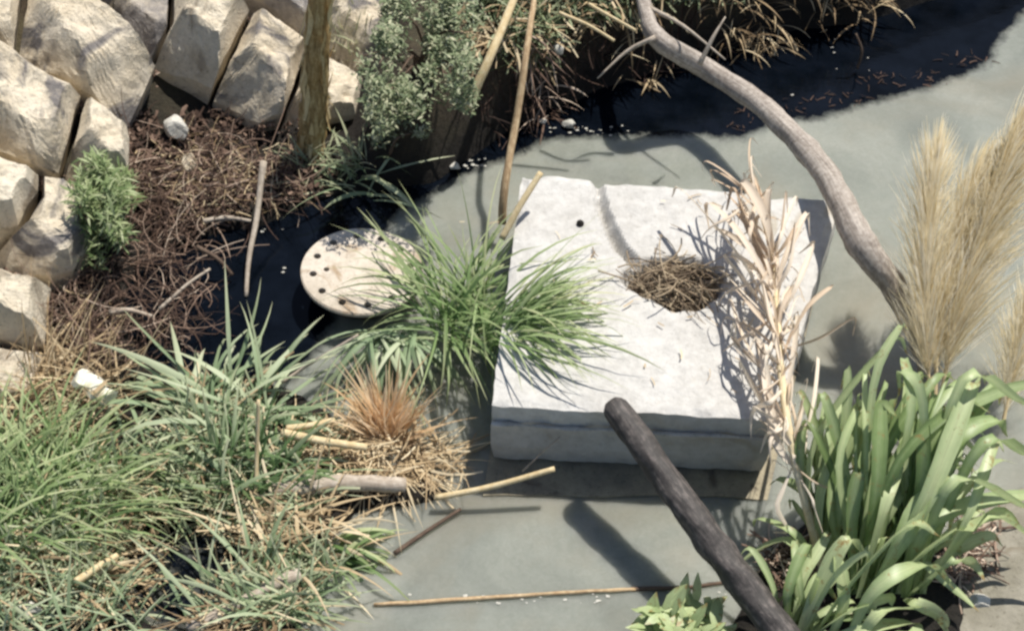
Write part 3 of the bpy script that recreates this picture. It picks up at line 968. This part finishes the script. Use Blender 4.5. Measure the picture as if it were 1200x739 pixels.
def scatter(name, label, spots, n, ln, w_, mat, lift=(0, .05), tint=(0, 1), elr=(-.15, .35), azr=(0, 6.283), cat=None, patchy=None, curl=.8):
    """thin dry pieces lying over the ground inside pixel ellipses (px, py, rx, ry)"""
    mbx = MB()
    tot = sum(s[2] * s[3] for s in spots)
    for s in spots:
        for k in range(int(n * s[2] * s[3] / tot)):
            a = U(0, 6.283); r = math.sqrt(R())
            sx, sy = s[0] + math.cos(a) * r * s[2], s[1] + math.sin(a) * r * s[3]
            if ((sx - 214) / 68) ** 2 + ((sy - 662) / 66) ** 2 < 1 and R() < .93: continue   # keep the little pool open
            q = gp(sx, sy)
            if patchy and mnoise.noise(Vector((q.x * 3.2, q.y * 3.2, 4))) < patchy: continue
            q.z += U(*lift)
            az = U(*azr); L = U(*ln)
            pts = blade_pts(q, az, L, U(*elr), U(-.3, .9), 4 if curl < 2 else 8, U(-curl, curl))
            for p in pts: p.z = max(p.z, max(ter(p.x, p.y), 0) + .004)
            mbx.ribbon(pts, U(*w_), min(1, max(0, U(*tint))), side=Vector((-math.sin(az), math.cos(az), U(-.6, .6))), prof=lambda u: 1 - .4 * u)
    o = mbx.build(name, mat)
    return tag(o, label, cat, kind='stuff')


# dry mats
scatter('straw_litter', 'matted dry straw over the lower left bank', [(60, 470, 110, 50), (150, 540, 130, 60), (110, 640, 120, 60), (310, 610, 80, 45), (280, 712, 80, 35), (60, 710, 90, 40), (210, 480, 120, 45)], 2900, (.05, .26), (.003, .012), M['straw'], (0, .06), patchy=.03)
scatter('moss_litter', 'short green shoots through the straw of the lower left bank', [(150, 600, 130, 60), (60, 690, 80, 50), (300, 560, 90, 60), (230, 500, 100, 50), (330, 690, 80, 45)], 2600, (.05, .22), (.004, .016), M['grass_wide'], (0, .03), elr=(.2, 1.3), patchy=.02)
scatter('leaf_litter', 'heap of reddish brown dead leaves and twigs under the stone wall', [(225, 215, 75, 42), (205, 252, 55, 28), (270, 230, 55, 32), (180, 170, 30, 35), (340, 210, 50, 30), (110, 370, 30, 60), (260, 160, 60, 25)], 2600, (.012, .07), (.004, .020), M['litter'], (0, .05), tint=(0, .7), curl=1.6, elr=(-.5, .8))
scatter('heap_straw', 'pale straw and stalk bits mixed into the brown litter heap', [(225, 215, 75, 50), (270, 230, 55, 35), (110, 380, 30, 40), (330, 205, 45, 28)], 480, (.02, .14), (.002, .007), M['straw'], (.01, .06), elr=(-.4, .8), tint=(.2, 1))
scatter('root_litter', 'dead roots and twigs trailing into the black inlet', [(225, 220, 75, 50), (300, 220, 60, 30), (200, 280, 50, 40), (150, 390, 60, 40), (200, 330, 40, 50), (100, 340, 35, 60), (90, 400, 45, 35), (200, 400, 30, 25)], 900, (.1, .36), (.002, .006), M['litter'], (0, .10), elr=(-.5, .9), tint=(0, .9), curl=3.2)
scatter('bank_litter', 'dry stems and rubbish matted on the top of the far bank', [(640, 5, 80, 40), (720, 0, 60, 24), (570, 30, 36, 46), (615, 60, 36, 24), (700, -15, 120, 20)], 1000, (.04, .2), (.003, .016), M['straw'], (0, .08), elr=(-.5, .8), tint=(0, .95), patchy=-.15)
scatter('bank_greens', 'sparse green shoots on the top of the far bank', [(720, 0, 60, 24), (810, -10, 60, 20), (560, 10, 40, 20), (640, 10, 80, 35), (620, 60, 40, 24), (900, -40, 120, 20)], 2400, (.03, .14), (.005, .014), M['bush'], (0, .08), elr=(-.3, 1.2), tint=(0, .8))
scatter('shore_straw', 'loose straw washed up around the orange tuft', [(460, 545, 85, 26), (420, 520, 60, 30), (350, 540, 50, 30)], 420, (.06, .26), (.004, .010), M['straw'], (0, .06), tint=(.2, 1))
scatter('bank_face_litter', 'dark twigs hanging on the shaded face of the far bank', [(720, 70, 90, 25), (590, 120, 40, 40), (800, 50, 60, 20)], 200, (.05, .2), (.005, .01), M['litter'], (0, .05), tint=(0, .35), elr=(-1.2, .4))  # low tints put the bank face's shade into the twig colour
scatter('floating_debris', 'dead plant scraps floating along the edge of the black water', [(905, 130, 40, 14), (980, 118, 40, 10), (1060, 95, 60, 10), (1130, 72, 35, 8), (870, 148, 20, 8)], 110, (.01, .05), (.002, .008), M['litter'], (.001, .01), elr=(-.1, .15), tint=(0, .4))
scatter('mud_debris', 'brown dead leaves on the mud right of the broad leaved plants', [(1145, 640, 30, 30), (1120, 670, 25, 25), (930, 660, 40, 30)], 420, (.02, .12), (.003, .011), M['litter'], (0, .04), elr=(-.3, .6), tint=(.3, 1))

# grasses, left bank
grass('grass_tussock', 'large dense green grass tussock at the left edge', 'grass', 20, 600, 330, (.28, .55), (.005, .013), M['grass'], 60, .30, az=(-.6, 2.6), el=(.5, 1.35), droop=(.9, 2.3), rady=.26)
grass('grass_tussock', 'second green tussock spilling right from the left edge', 'grass', 120, 575, 130, (.2, .4), (.004, .009), M['grass'], 30, .2, az=(-1.0, 1.0), el=(.3, 1.0), droop=(.8, 2.0), rady=.16)
grass('grass_tussock', 'low mixed grass along the bottom left corner', 'grass', 40, 725, 110, (.2, .4), (.006, .012), M['grass_wide'], 30, .38, az=(-.8, 3.5), el=(.3, 1.2), droop=(.6, 1.8), rady=.16)
grass('grass_clump', 'grey green broad grass arching over the black inlet edge', 'grass', 270, 490, 90, (.3, .58), (.010, .022), M['grass_wide'], 50, .22, az=(-.5, 3.6), el=(.2, 1.0), droop=(.8, 2.3), rady=.1, sway=.8)
grass('grass_clump', 'dark green blades around the upright pale stalk', 'grass', 290, 570, 110, (.16, .36), (.006, .014), M['grass_dark'], 36, .2, az=(-.5, 3.6), el=(.5, 1.4), droop=(.5, 1.6), rady=.12)
grass('grass_clump', 'wide grey blades beside the small dark pool', 'grass', 285, 580, 20, (.2, .42), (.012, .02), M['grass_wide'], 24, .14, az=(.2, 2.8), el=(.5, 1.4), droop=(.6, 1.8))
grass('grass_clump', 'green and straw coloured blades at the bottom left shore', 'grass', 285, 715, 60, (.2, .4), (.006, .014), M['grass_wide'], 36, .24, az=(-.6, 3.6), el=(.3, 1.3), droop=(.6, 1.8), rady=.12)
grass('grass_clump', 'yellow dry blades fanning over the lower left waterline', 'dry grass', 345, 645, 60, (.18, .42), (.006, .013), M['straw'], 36, .2, az=(-.9, 3.4), el=(.2, 1.2), droop=(.4, 1.6), tint=(.5, 1), rady=.14)
grass('grass_clump', 'green tip of grass hanging into the bottom water', 'grass', 392, 648, 26, (.16, .34), (.010, .018), M['grass'], 16, .06, az=(-.8, .6), el=(.4, 1.0), droop=(1.6, 2.8))
grass('grass_clump', 'pale wide blades sprawling between the left tussocks and the pool', 'grass', 190, 545, 60, (.22, .46), (.010, .020), M['grass_wide'], 40, .3, az=(-1.0, 3.9), el=(.1, .9), droop=(.4, 1.8), rady=.12, sway=.9)
grass('straw_patch', 'bleached straw tuft above the bottom left corner', 'dry grass', 100, 650, 130, (.15, .32), (.005, .011), M['straw'], 24, .22, az=(-1.2, 3.8), el=(.0, .8), droop=(.2, 1.2), tint=(.45, 1), rady=.12)
grass('grass_clump', 'thin dry brown stems before the lowest wall stone', 'dry grass', 60, 460, 180, (.2, .45), (.004, .008), M['straw'], 20, .3, az=(0, 6.28), el=(.4, 1.4), droop=(.2, 1.3), tint=(.2, .8), rady=.12)
# centre
grass('grass_clump', 'bright green grass clump growing between flange and concrete block', 'grass', 565, 385, 190, (.3, .64), (.005, .012), M['grass'], 70, .12, az=(-1.6, 3.5), el=(.65, 1.45), droop=(.9, 2.4), base=at(540, 385, .10), rady=.12, sway=.6)
grass('grass_clump', 'right half of the centre grass lying over the block', 'grass', 600, 390, 130, (.35, .6), (.005, .011), M['grass'], 50, .07, az=(-1.0, .7), el=(.75, 1.3), droop=(1.2, 2.3), base=at(585, 395, .26), rady=.1, sway=.5)
grass('grass_clump', 'green blades hanging into the water below the flange', 'grass', 440, 420, 60, (.26, .46), (.008, .018), M['grass_wide'], 40, .13, az=(3.5, 6.0), el=(.1, .9), droop=(1.2, 2.4), base=at(460, 392, .12), rady=.04)
grass('grass_clump', 'small spiky grass on the dark bank above the flange', 'grass', 430, 215, 24, (.22, .42), (.008, .016), M['grass_wide'], 20, .07, az=(-.9, 4.0), el=(.2, 1.2), droop=(.5, 1.7), tint=(.2, 1))
grass('grass_clump', 'mixed yellow green grass at the foot of the wooden post', 'grass', 390, 208, 80, (.12, .26), (.005, .011), M['bush'], 24, .2, az=(-1.2, 3.6), el=(.2, 1.2), droop=(.5, 1.6), tint=(.3, 1), rady=.08)
grass('dry_tuft', 'orange brown dry grass tuft standing on the shore', 'dry grass', 455, 515, 190, (.16, .36), (.005, .010), M['orange'], 40, .05, tint=(.35, 1), az=(-.2, 3.3), el=(.8, 1.5), droop=(-.2, .9), rady=.04)
grass('dry_tuft', 'straw fan spread flat around the foot of the orange tuft', 'dry grass', 465, 540, 60, (.18, .36), (.006, .011), M['straw'], 30, .07, az=(3.0, 6.8), el=(.1, .5), droop=(.1, .9), tint=(.5, 1), rady=.04)
# far bank overhang
grass('bank_grass', 'dry grass fringe overhanging the black water at the top', 'dry grass', 850, -34, 200, (.10, .26), (.005, .010), M['straw'], 40, .34, az=(3.4, 6.1), el=(.1, 1.0), droop=(.9, 2.2), tint=(.1, .9), rady=.1)
grass('bank_grass', 'dry grass fringe at the top right of the curved trunk', 'dry grass', 970, -58, 160, (.10, .25), (.006, .012), M['straw'], 30, .3, az=(3.4, 6.1), el=(.1, 1.0), droop=(.9, 2.2), tint=(.1, .8), rady=.1)
grass('bank_grass', 'tangled pale stems under the head of the curved trunk', 'dry grass', 735, 10, 70, (.1, .26), (.005, .010), M['straw'], 24, .2, az=(3.2, 6.2), el=(-.2, .8), droop=(.4, 1.6), tint=(.3, 1), rady=.1)
grass('bank_grass', 'fine roots hanging where the two canes cross', 'dry grass', 625, 80, 90, (.1, .24), (.004, .009), M['litter'], 20, .12, az=(3.2, 6.2), el=(-.5, .8), droop=(.4, 1.6), tint=(.4, 1), rady=.08)
grass('weed_tuft', 'pale spiky weed on the grey stone beside the post', 'weed', 418, 60, 90, (.12, .3), (.006, .012), M['bush'], 24, .08, tint=(.7, 1), el=(.8, 1.5), droop=(.0, .6))


def leafy(name, label, px, py, rx, ry, hz, n, ls, mat, stems=7, tint=(0, 1), base=None, stuffname='crown', lw=(.25, .42)):
    b = base or gp(px, py + ry * .6)
    root = thing(name, label, 'bush', b)
    ctr = at(px, py, b.z + hz * .6)
    for k in range(stems):
        a = U(0, 6.283)
        tip = ctr + Vector((math.cos(a) * rx * U(.4, .9), math.sin(a) * ry * U(.3, .9), U(-.1, .5) * hz))
        mbx = MB(); mbx.tube(crom([b + Vector((U(-.05, .05), U(-.05, .05), -.02)), b.lerp(tip, .5) + Vector((U(-.05, .05), U(-.05, .05), .04)), tip], 7), [.008 - .005 * i / 6 for i in range(7)], 5)
        mbx.build('stem', M['dark_twig'], root)
    mbx = MB()
    lobes = [(Vector((U(-.75, .75) * rx, U(-.75, .75) * ry, U(-.3, .45) * hz)), U(.10, .34)) for _ in range(34)]
    for k in range(n):
        c, s = random.choice(lobes)
        v = Vector((random.gauss(0, 1), random.gauss(0, 1), random.gauss(0, 1))).normalized() * (R() ** .4)
        q = ctr + c + Vector((v.x * rx * s, v.y * ry * s, v.z * hz * s))
        az = U(0, 6.283); e = U(-.3, 1.1); L = U(*ls)
        pts = blade_pts(q, az, L, e, U(0, 1.2), 4)
        mbx.ribbon(pts, L * U(*lw), U(*tint), side=Vector((-math.sin(az), math.cos(az), U(-.5, .5))), prof=lambda u: math.sin(math.pi * (0.1 + .88 * u)))
    o = mbx.build(stuffname, mat, root); o['kind'] = 'stuff'
    return root


leafy('bush', 'dusty grey green bush on the far bank right of the post', 494, 75, .27, .38, .36, 6500, (.012, .034), M['bush'], 14)
leafy('bush', 'dry olive lower bush below the dusty bush over the black shade', 468, 140, .16, .15, .12, 2600, (.012, .03), M['bush'], 7, tint=(.35, 1), base=at(466, 168, .16))
leafy('weed_bush', 'fresh green feathery weed growing between the wall stones', 124, 252, .12, .27, .36, 2300, (.025, .07), M['weed'], 14, lw=(.1, .2))
leafy('weed_bush', 'grey green small weed shading the mossy wall stone', 85, 270, .09, .12, .1, 600, (.015, .035), M['bush'], 5, tint=(.2, .6))
leafy('weed_bush', 'pale leafy weed sprouting at the bottom edge beside the dark pipe', 800, 735, .14, .1, .12, 130, (.06, .13), M['broad'], 5, tint=(.6, 1), base=at(800, 745, .0))

# dried roots in the block's hollow
rt = thing('root_tangle', 'brown dried root tangle filling the hollow of the block', 'roots', Vector((hc.x, hc.y, ZB - .2)))
mbx = MB()
for k in range(620):
    a = U(0, 6.283); r = math.sqrt(R()) * 1.0
    q = Vector((hc.x + math.cos(a) * r * HRX, hc.y + math.sin(a) * r * HRY, ZB - .10 + .16 * (1 - r * r) * R() + .015))
    az = U(-.9, .5) if R() < .6 else U(0, 6.28)
    pts = blade_pts(q, az, U(.08, .26), U(-.2, .7), U(.2, 2.2), 6, U(-1.5, 1.5))
    ok = all(math.hypot((p.x - hc.x) / HRX, (p.y - hc.y) / HRY) < 1.25 for p in pts)
    if not ok: pts = [Vector((hc.x, hc.y, q.z)).lerp(p, .8) for p in pts]
    mbx.tube(pts, U(.0012, .0034), 4, R(), cap=False)
o = mbx.build('roots', M['roots'], rt); o['kind'] = 'stuff'

mbx = MB()
for k in range(36):
    c = random.choice([(640, 300), (760, 390), (860, 420), (880, 300), (700, 330), (820, 250)])
    q = at(c[0] + random.gauss(0, 38), c[1] + random.gauss(0, 30), ZB + .012)
    az = U(0, 6.28); mbx.ribbon(blade_pts(q, az, U(.01, .07), 0, U(-.1, .1), 4, U(-1, 1)), U(.002, .006), R(), side=Vector((-math.sin(az), math.cos(az), 0)), prof=lambda u: 1)
tag(mbx.build('straw_bits', M['straw']), 'loose straw bits scattered on the concrete block', kind='stuff')
# dry corn like stalk leaning over the block
sk = thing('dry_stalk', 'tall bleached dry stalk with shredded leaves leaning over the block', 'dry stalk', at(965, 668, .05))
spts = px_path([(968, 680, .04), (950, 610, .22), (934, 550, .36), (922, 490, .46), (914, 420, .50), (910, 350, .52), (903, 290, .55), (893, 250, .58), (878, 212, .62)], 40)
mb = MB(); mb.tube(spts, [.017 - .008 * i / 39 for i in range(40)], 9, .75, rough=.12)
mb.build('stem', M['cane'], sk)
DL = [  # base, mid, tip  (px, py, z), width
    [(912, 385, .5), (868, 300, .58), (800, 222, .55), .035], [(911, 350, .52), (870, 280, .62), (830, 238, .58), .04],
    [(908, 330, .52), (880, 268, .62), (862, 220, .64), .04], [(905, 300, .54), (894, 255, .64), (872, 214, .68), .05],
    [(905, 310, .54), (915, 265, .62), (920, 225, .66), .04], [(908, 335, .53), (925, 290, .6), (946, 250, .6), .04],
    [(913, 370, .51), (935, 330, .58), (955, 285, .56), .032], [(914, 420, .5), (945, 360, .56), (976, 335, .5), .026],
    [(918, 455, .48), (880, 410, .5), (856, 350, .46), .04], [(917, 440, .49), (868, 410, .5), (862, 380, .42), .03],
    [(924, 500, .46), (890, 470, .46), (866, 425, .42), .034], [(927, 520, .44), (905, 480, .48), (890, 400, .52), .04],
    [(932, 545, .36), (950, 480, .46), (958, 420, .42), .028], [(934, 550, .36), (910, 520, .4), (900, 460, .46), .04],
    [(916, 430, .5), (900, 370, .56), (886, 310, .56), .05], [(912, 390, .5), (890, 350, .54), (850, 300, .5), .045],
    [(920, 470, .47), (930, 420, .52), (935, 370, .5), .036], [(942, 580, .3), (935, 520, .42), (925, 470, .46), .035],
    [(946, 600, .26), (975, 560, .3), (985, 520, .28), .03], [(905, 310, .54), (870, 285, .58), (838, 268, .54), .03],
    [(915, 410, .5), (960, 395, .48), (1000, 372, .42), .018], [(930, 540, .36), (912, 590, .3), (925, 620, .2), .03],
    [(905, 300, .55), (900, 250, .64), (902, 222, .68), .035], [(909, 340, .53), (925, 310, .6), (932, 262, .62), .03]]
for k in range(100):
    i = random.randint(9, 37); q = [(968, 680), (950, 610), (934, 550), (922, 490), (914, 420), (910, 350), (903, 290), (893, 250), (878, 212)]
    u = i / 39 * 8; a_, b_ = q[int(u)], q[int(u) + 1]; f = u - int(u)
    bx, by = a_[0] + (b_[0] - a_[0]) * f, a_[1] + (b_[1] - a_[1]) * f; bz = spts[i].z
    dx = U(-66, 34) if i > 16 else U(-40, 50); dy = -U(15, 80) if R() < .8 else U(10, 50)
    DL.append([(bx, by, bz), (bx + dx * .55 + U(-6, 6), by + dy * .6, bz + U(.02, .07)), (bx + dx, by + dy, bz + U(-.06, .05)), U(.008, .026)])
for b0, b1, b2, ww in DL:
    mb = MB()
    e_ = at(*b2) + Vector((U(-.05, .05), U(-.06, .02), -U(.02, .09)))
    mb.ribbon(crom([at(*b0), at(*b1), at(*b2), e_], 13), ww * U(.5, 1.0), U(.2, 1), side=Vector((U(.3, 1), U(-.8, .8), U(-.8, .8))), fold=U(.3, .9), twist=U(-3, 3), rib=.15, prof=lambda u: .5 + 1.1 * u if u < .4 else 1.0 - .85 * (u - .4) / .6)
    mb.build('dry_leaf', M['dry'], sk)

# feathery plumes
def plume(label, path, n, spread, ln, bend, tint=(0, 1)):
    b = at(*path[0])
    root = thing('plume_grass', label, 'plume grass', Vector((b.x, b.y, b.z)), 'plume grass heads at the right edge')
    pts = px_path(path, 40)
    mb = MB(); mb.tube(pts, [.008 - .005 * i / 39 for i in range(40)], 6, .5)
    mb.build('stem', M['cane'], root)
    mb = MB()
    for k in range(n):
        u = .12 + .86 * R()
        i = min(int(u * 38), 37)
        p = pts[i].lerp(pts[i + 1], R())
        tg = (pts[i + 1] - pts[i]).normalized()
        a = U(0, 6.283)
        o1 = tg.orthogonal().normalized(); o2 = tg.cross(o1)
        rad_ = (o1 * math.cos(a) + o2 * math.sin(a))
        env = math.sin(math.pi * min(1, .12 + u * .86)) ** .6
        L = U(*ln) * (.55 + .45 * env)
        sp = U(.05, 1.0) ** 1.4 * spread * env
        q = [p + tg * (L * s) + rad_ * (sp * (s ** .8)) + Vector(bend) * (L * s * s) + Vector((0, 0, -.05 * s * s)) for s in (0, .25, .5, .75, 1)]
        mb.ribbon(q, U(.0018, .0048), U(*tint), side=Vector((1, U(-.4, .4), U(-.4, .4))), prof=lambda s: .6 + .5 * s if s < .6 else 1.6 - 1.5 * s + .1)
    o = mb.build('plume_head', M['plume'], root); o['kind'] = 'stuff'


plume('broad cream plume standing left of the others at the right edge', [(1090, 470, .2), (1086, 400, .35), (1086, 320, .5), (1090, 240, .64), (1098, 180, .74)], 1700, .17, (.14, .34), (0.05, 0, 0), (.3, 1))
plume('short cream plume between the upright plume and the golden leaning one', [(1096, 470, .2), (1100, 390, .36), (1116, 310, .5), (1136, 240, .64), (1158, 190, .72)], 1500, .16, (.14, .34), (.2, 0, 0), (.2, 1))
plume('long golden plume leaning up to the top right corner', [(1102, 470, .2), (1118, 390, .38), (1146, 300, .56), (1176, 210, .74), (1202, 130, .88)], 1900, .17, (.16, .40), (.25, 0, 0), (.2, 1))
plume('pale loose plume cut by the right edge below the golden one', [(1175, 500, .12), (1184, 450, .22), (1198, 390, .34), (1215, 330, .44)], 900, .16, (.12, .26), (.1, 0, 0), (.4, 1))

# broad leaved plants
bp = [thing('broad_leaved_plant', l, 'plant', gp(x, y), 'broad leaved plants at the lower right') for l, x, y in [
    ('broad leaved green plant nearest the dark pipe at the bottom right', 935, 735),
    ('broad leaved green plant under the cream plume', 1010, 690),
    ('broad leaved plant reaching over the mud at the right edge', 1065, 690),
    ('broad leaved plant rooted beside the foot of the dry stalk', 965, 640)]]
BL_ = [  # plant, base, mid, tip, width, tint
    (0, (935, 745, .1), (955, 690, .3), (1000, 628, .4), .10, .85), (0, (950, 750, .1), (985, 690, .32), (1060, 612, .44), .10, .7),
    (0, (925, 740, .1), (930, 690, .26), (940, 640, .34), .07, .5), (0, (945, 748, .1), (990, 715, .26), (1045, 700, .24), .09, .8),
    (0, (955, 755, .1), (1010, 745, .2), (1060, 735, .16), .09, .95), (0, (915, 738, .08), (905, 690, .2), (885, 650, .24), .05, .6),
    (0, (940, 745, .1), (975, 680, .34), (1010, 650, .4), .05, .95),
    (1, (1005, 700, .12), (1030, 600, .42), (1050, 535, .46), .09, 1.0), (1, (1015, 700, .12), (1060, 630, .4), (1110, 560, .5), .11, .6),
    (1, (1000, 690, .12), (1005, 610, .38), (1012, 545, .5), .07, .45), (1, (1010, 690, .12), (1030, 560, .5), (1035, 480, .62), .08, .35),
    (1, (1020, 690, .12), (1080, 580, .5), (1138, 462, .68), .12, .75), (1, (1000, 690, .1), (975, 600, .34), (985, 500, .5), .08, .4),
    (1, (1005, 690, .1), (1045, 540, .55), (1120, 480, .62), .07, .3), (1, (1010, 690, .1), (990, 560, .46), (1000, 490, .56), .07, .55),
    (1, (1015, 690, .12), (1060, 500, .62), (1065, 430, .7), .06, .5), (1, (1010, 690, .12), (1020, 470, .62), (1050, 380, .8), .05, .75),
    (2, (1060, 700, .1), (1090, 610, .42), (1185, 575, .36), .12, .7), (2, (1070, 690, .1), (1120, 560, .55), (1205, 590, .36), .10, .8),
    (2, (1060, 700, .1), (1110, 650, .3), (1150, 655, .2), .07, .65), (2, (1065, 690, .1), (1095, 520, .6), (1190, 455, .6), .09, .55),
    (2, (1070, 690, .1), (1100, 540, .55), (1170, 490, .6), .08, .4), (2, (1060, 700, .1), (1080, 660, .26), (1130, 690, .14), .08, .85),
    (2, (1065, 690, .1), (1085, 560, .5), (1085, 490, .58), .08, .45), (2, (1070, 690, .1), (1140, 520, .6), (1210, 530, .5), .09, .6),
    (2, (1060, 700, .1), (1070, 700, .2), (1105, 730, .08), .09, .9), (2, (1055, 695, .1), (1075, 600, .4), (1120, 600, .4), .07, .9),
    (2, (1075, 690, .1), (1120, 455, .72), (1195, 462, .64), .06, .75), (2, (1075, 690, .1), (1080, 480, .66), (1060, 440, .7), .06, .6),
    (0, (1000, 760, .1), (1040, 715, .24), (1095, 720, .16), .09, .9), (0, (990, 760, .1), (1030, 690, .3), (1080, 660, .34), .08, .75),
    (0, (1010, 765, .08), (1060, 745, .2), (1100, 760, .12), .08, .85), (0, (970, 755, .1), (985, 700, .28), (975, 655, .36), .07, .6),
    (2, (1080, 690, .1), (1150, 600, .4), (1215, 640, .24), .08, .75), (2, (1080, 690, .1), (1130, 600, .4), (1160, 520, .5), .08, .8),
    (1, (1030, 695, .1), (1100, 640, .36), (1160, 600, .36), .09, .85), (3, (975, 650, .1), (1010, 590, .34), (1060, 560, .4), .08, .7),
    (3, (960, 650, .1), (965, 570, .34), (1010, 480, .5), .07, .8), (3, (965, 650, .1), (985, 560, .38), (1008, 482, .52), .09, .65),
    (3, (955, 650, .1), (960, 520, .46), (1040, 395, .7), .05, .85), (3, (960, 645, .1), (940, 590, .26), (920, 560, .28), .06, .4),
    (3, (970, 650, .1), (985, 590, .32), (980, 540, .4), .08, .3), (3, (960, 650, .1), (985, 520, .48), (1000, 440, .6), .05, .6),
    (3, (955, 655, .1), (930, 620, .2), (890, 610, .2), .06, .6), (3, (950, 655, .1), (925, 640, .2), (880, 650, .1), .07, .7),
    (3, (965, 650, .1), (940, 560, .36), (945, 500, .44), .05, .5)]
for k in range(150):
    pl = random.choice([0, 1, 1, 2, 2, 3])
    o = ORG[bp[pl].name]
    bx, by = [(935, 742), (1010, 695), (1065, 695), (962, 650)][pl]
    dx, dy = U(-60, 110), U(-260, -60)
    if pl == 0: dx, dy = U(-40, 110), U(-120, 0)
    if pl == 3: dx, dy = U(-30, 60), U(-190, -50)
    hz = -dy / 260 * .55 + .06
    BL_.append((pl, (bx + U(-20, 20), by, .06), (bx + dx * .35, by + dy * .6, hz * .8), (bx + dx, by + dy, hz), U(.015, .08), U(0.0, 1.0)))
for pl, b0, b1, b2, ww, tt in BL_:
    mb = MB()
    j_ = lambda c: (c[0] + U(-8, 8), c[1] + U(-8, 8), c[2] + U(-.03, .03))
    p0, p1, p2 = at(*b0), at(*j_(b1)), at(*j_(b2))
    p3 = p2 + Vector(((p2.x - p1.x) * .35 + U(-.03, .05), (p2.y - p1.y) * .2 - U(0, .06), -U(.02, .12)))
    mb.ribbon(crom([p0, p1, p2, p3], 15), ww * U(.48, .85), tt + U(-.2, .12), side=Vector((1, U(-.6, .6), U(-.5, .5))), fold=U(.15, .5), twist=U(-1.0, 1.0), rib=.3, prof=lambda u: (.35 + 1.1 * u) if u < .5 else .9 * max(0, 1 - (u - .5) / .5) ** .85 + .015)
    mb.build('leaf', M['broad'], bp[pl])
mb = MB()
for o, (x, y) in zip(bp, [(935, 742), (1010, 695), (1065, 695), (962, 650)]):
    mb = MB(); q = gp(x, y)
    mb.tube([q - Vector((0, 0, .05)), q + Vector((.01, .02, .12)), q + Vector((.03, .06, .26))], [.02, .017, .008], 8)
    mb.build('stem', M['weed'], o)

# floating scum flecks on the far waterline and around the block
mbx = MB()
for (px, py, rx, ry, n) in [(545, 192, 25, 6, 26), (690, 153, 50, 6, 24), (870, 118, 60, 14, 5), (960, 70, 90, 30, 7), (330, 275, 25, 8, 3), (326, 330, 8, 20, 2), (600, 700, 140, 6, 24), (820, 690, 40, 10, 12)]:
    for k in range(n):
        q = at(px + U(-1, 1) * rx, py + U(-1, 1) * ry, .004)
        if ter(q.x, q.y) > 0: continue
        s = U(.002, .008); m0 = len(mbx.v)
        for j in range(6):
            a = j * 1.047; r = s * U(.6, 1.2)
            mbx.add(q + Vector((math.cos(a) * r * 1.4, math.sin(a) * r * .8, 0)), .9)
        c0 = mbx.add(q + Vector((0, 0, s * .4)), .9)
        for j in range(6): mbx.f.append((m0 + j, m0 + (j + 1) % 6, c0))
tag(mbx.build('foam_flecks', M['white_stone']), 'small pale foam flecks floating on the water', kind='stuff')
